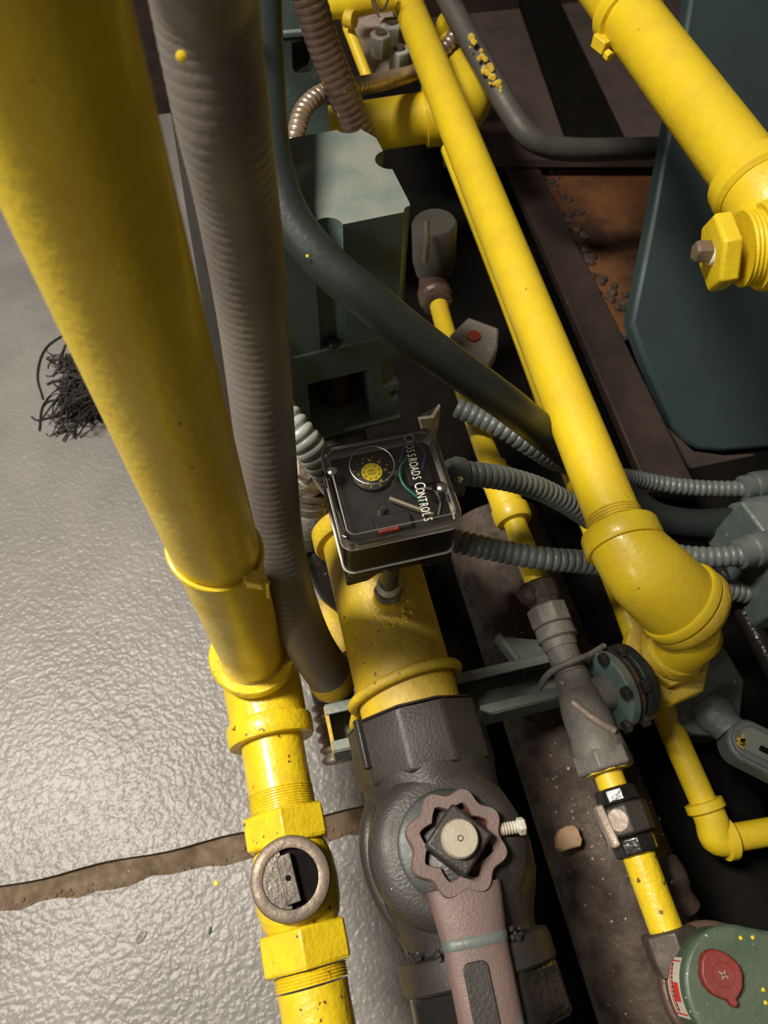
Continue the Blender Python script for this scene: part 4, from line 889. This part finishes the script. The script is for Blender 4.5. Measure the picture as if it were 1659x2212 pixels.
ji = [D(628, 330, .90), D(640, 285, .905), D(655, 238, .915), D(690, 205, .93), D(735, 193, .95), D(790, 183, .98), D(850, 170, 1.05), D(905, 152, 1.12), D(945, 120, 1.13), D(972, 90, 1.13), D(990, 60, 1.13)]
tag(mk('ribbed_metal_conduit', ribbed(ji, .0115, .0085, .0020, 22), 'bright_conduit'), 'thin shiny ribbed metal conduit arching across behind the brown conduit', 'conduit')
t = thing('manifold_pipe', 'yellow horizontal pipe behind the actuator ending in a round elbow', 'pipe', D(860, 265, 1.0))
m0, m1 = D(640, 296, 1.13), D(990, 244, 1.13)
mk('pipe_wall', tube([m0, m1], .0355, 40), 'yellow', t)
mk('collar', lathe(D(915, 252, 1.13), m1 - m0, [(0, .036), (.002, .043), (.022, .044), (.026, .040)], 40), 'yellow', t)
mk('elbow_body', tube(smoothpath([D(965, 246, 1.13), D(995, 232, 1.13), D(1006, 200, 1.14), D(1000, 165, 1.17), D(985, 120, 1.20)], .008), .0420, 36), 'yellow', t)
mk('elbow_collar', lathe(D(985, 75, 1.20), D(955, 10, 1.26) - D(985, 75, 1.20), [(0, .020), (.002, .028), (.03, .028), (.034, .022)], 36), 'yellow', t)
t = thing('yellow_branch', 'thin yellow pipe frame at the top edge left of the long pipe', 'pipe', D(760, 60, 1.15))
mk('down_pipe', tube([D(722, -60, 1.12), D(752, 60, 1.12), D(800, 185, 1.12)], .0085, 20), 'yellow', t)
mk('branch_tee', lathe(D(728, 10, 1.10), V(1, 0, 0), [(-.015, .018), (.02, .02), (.05, .017), (.085, .015)], 20), 'yellow', t)
mk('side_boss', lathe(D(748, 40, 1.10), V(.6, -.5, .1), [(0, .012), (.014, .012)], 20), 'yellow_dirty', t)
mk('cross_pipe', tube([D(740, -2, 1.16), D(850, -5, 1.16)], .013, 20), 'yellow', t)
for i, (px, py, z, r, lb) in enumerate([(822, 90, 1.10, .0165, 'left of the long pipe, with an open socket'), (845, 66, 1.14, .019, 'topmost of three near the top edge'), (862, 122, 1.13, .017, 'lowest of three near the top edge')]):
    p_ = D(px, py, z); t = thing('hex_fitting', 'blurred pale grey hex fitting, ' + lb, 'pipe fitting', p_)
    mk('hex', lathe(p_ - UP * .02, UP, [(0, r * .92), (.002, r), (.030, r), (.032, r * .9)], 6, i * .4), 'ring_light' if i else 'grey_fitting', t, .0012)
    mk('socket', lathe(p_ + UP * .012, UP, [(0, r * .5), (.003, r * .5)], 18), 'bronze_dark', t)
tag(mk('pink_housing', prism([D(760, 25, 1.25), D(850, 18, 1.25), D(880, 175, 1.18), D(790, 190, 1.18)], (0, .02, -.02)), 'pink_cast', bevel=.004), 'blurred pinkish metal plate behind the pale hex fittings', 'plate')
tag(mk('thin_wires', join(tube(smoothpath([D(806, -30, 1.08), D(812, 8, 1.08), D(826, 22, 1.08), D(838, 0, 1.08), D(846, -30, 1.08)], .004), .0016, 8), tube(smoothpath([D(800, -30, 1.08), D(806, 14, 1.09), D(820, 36, 1.09)], .004), .0014, 8)), 'brown'), 'loop of dark wires hanging at the top edge', 'wire')
li = [D(925, -90, 1.12), D(958, -20, 1.10), D(1010, 78, 1.08), D(1062, 170, 1.06), D(1105, 246, 1.05), D(1140, 292, 1.05), D(1185, 316, 1.06), D(1250, 324, 1.08), D(1350, 322, 1.12), D(1480, 318, 1.18)]
t = thing('grey_tube', 'smooth grey tube with yellow paint spots bending to the right in the upper middle', 'tube', D(1250, 324, 1.08))
mk('tube_wall', tube(smoothpath(li, .01), .0162, 28), 'tube_grey', t)
random.seed(41); pv = []
for i in range(34):
    f = random.random(); a = D(1000, 50, 1.075).lerp(D(1085, 205, 1.04), f); n = (V(0, 0, HC) - a).normalized(); q = a + V(random.uniform(-.010, .004), 0, 0); s = random.uniform(.002, .007)
    q = D(1012 + 70 * f + random.uniform(-16, 10), 75 + 125 * f, 1.045 - .01 * f)
    pv.append(lathe(q - n * .0012, n, [(-.003, s * .8), (0, s * .8), (.0004, s * .6)], 8))
mk('paint_spots', join(*pv), 'yellow_dirty', t, kind='stuff')
# ------------------------------------------------------------------ burner casings
t = thing('burner_casing', 'blue-green painted steel casing with a rounded lower corner at the right edge', 'casing', P(1600, 950, .03))
def PS(px, py, off=0.0):          # point on the casing's sloping front
    Y0, k = .46 - off, 1.10; r = ray(px, py); q = (Y0 + k) / (r[1] - k * r[2]); return Vector(np.array([0, 0, HC]) + r * q)
cas = [(1500, -60), (1452, 240), (1408, 480), (1376, 640), (1364, 700), (1392, 780), (1432, 870), (1456, 925), (1480, 955), (1510, 972), (1560, 976), (1660, 968), (1900, 940), (1900, -60)]
cn = V(0, 1, -1.1).normalized()
mk('shell', prism([PS(a, b) for a, b in cas], cn * .03), 'teal_blue', t, .006)
mk('foot_plate', prism([PS(1445, 925, -.01), PS(1500, 975, -.01), PS(1570, 985, -.01), PS(1900, 960, -.01), PS(1900, 1050, -.01), PS(1505, 1040, -.01)], cn * .01), 'brown_deck', t, .003)
tag(mk('burner_plate', box((.75, 1.62, .4), 1.2, .01, .8), 'brown'), 'dark brown steel wall behind the machinery at the top', 'panel')
tag(mk('upper_deck', prism([P(960, 345, .14), P(1520, 345, .14), P(1640, -260, .14), P(860, -260, .14)], (0, 0, -.015)), 'brown_deck'), 'dark brown flat deck under the grey tube at the top right', 'deck')
tag(mk('rusty_panel', prism([P(1165, 365, .10), P(1470, 365, .10), P(1470, 730, .10), P(1330, 730, .10)], (0, 0, -.012)), 'rust', bevel=.002), 'rust-orange burnt steel panel left of the blue-green casing', 'panel')
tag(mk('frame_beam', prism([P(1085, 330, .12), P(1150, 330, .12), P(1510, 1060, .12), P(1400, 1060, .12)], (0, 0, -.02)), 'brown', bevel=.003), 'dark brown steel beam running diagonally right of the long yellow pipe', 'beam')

random.seed(51); cr = []
for i in range(80):
    f = random.random(); a = (1186, 372) if f < .5 else (1285, 590); b = (1285, 590) if f < .5 else (1395, 735); g_ = (f * 2) % 1
    q = P(a[0] + (b[0] - a[0]) * g_ + random.gauss(0, 13), a[1] + (b[1] - a[1]) * g_ + random.gauss(0, 8), .10); s_ = random.uniform(.003, .010)
    cr.append(lathe(q, (random.uniform(-.5, .5), random.uniform(-.5, .5), 1), [(-.002, s_), (s_ * .4, s_ * .8), (s_ * .7, s_ * .3)], 7))
tag(mk('burnt_crust', join(*cr), 'dusty_black', kind='stuff'), 'black burnt crust along the left side of the rusty orange panel', 'crust')
tag(mk('shadow_band', prism([P(1112, -40, .165), P(1190, -40, .165), P(1352, 300, .165), P(1232, 300, .165)], (0, 0, -.02)), 'black', bevel=.002), 'flat black band standing in for a shadow across the dark brown deck above the grey tube', 'beam')  # long pipe's shadow on the deck, built as a flat black slab

# ------------------------------------------------------------------ frayed black fibre bundle on the floor
random.seed(13); st = []
root = P(262, 838, .03)
for i in range(210):
    a = random.gauss(0, .5); L = random.uniform(.5, 1.0)
    tgt = P(random.uniform(92, 190), 740 + (random.random() ** .9) * 215, .0)
    mid = root.lerp(tgt, .5) + V(random.gauss(0, .012), random.gauss(0, .02), random.uniform(.005, .045))
    end = root.lerp(tgt, L) ; end.z = random.uniform(.001, .02)
    st.append(tube(smoothpath([root + V(random.gauss(0, .008), random.gauss(0, .025), random.uniform(-.012, .02)), mid, end, end + V(random.gauss(-.006, .008), random.gauss(0, .01), -.0005)], .02), random.uniform(.0009, .0019), 5))
for pts in ([(150, 715), (98, 752), (80, 810), (92, 862)], [(152, 722), (135, 760), (128, 800)], [(190, 890), (130, 895), (82, 908), (68, 900)], [(105, 648), (112, 652), (124, 650)], [(150, 860), (95, 872), (84, 930)]):
    st.append(tube(smoothpath([P(a, b, .003) for a, b in pts], .01), .0014, 6))
tag(mk('frayed_rope', join(*st), 'fibre', kind='stuff'), 'frayed bundle of black fibres lying on the grey floor behind the thick yellow riser', 'rope')
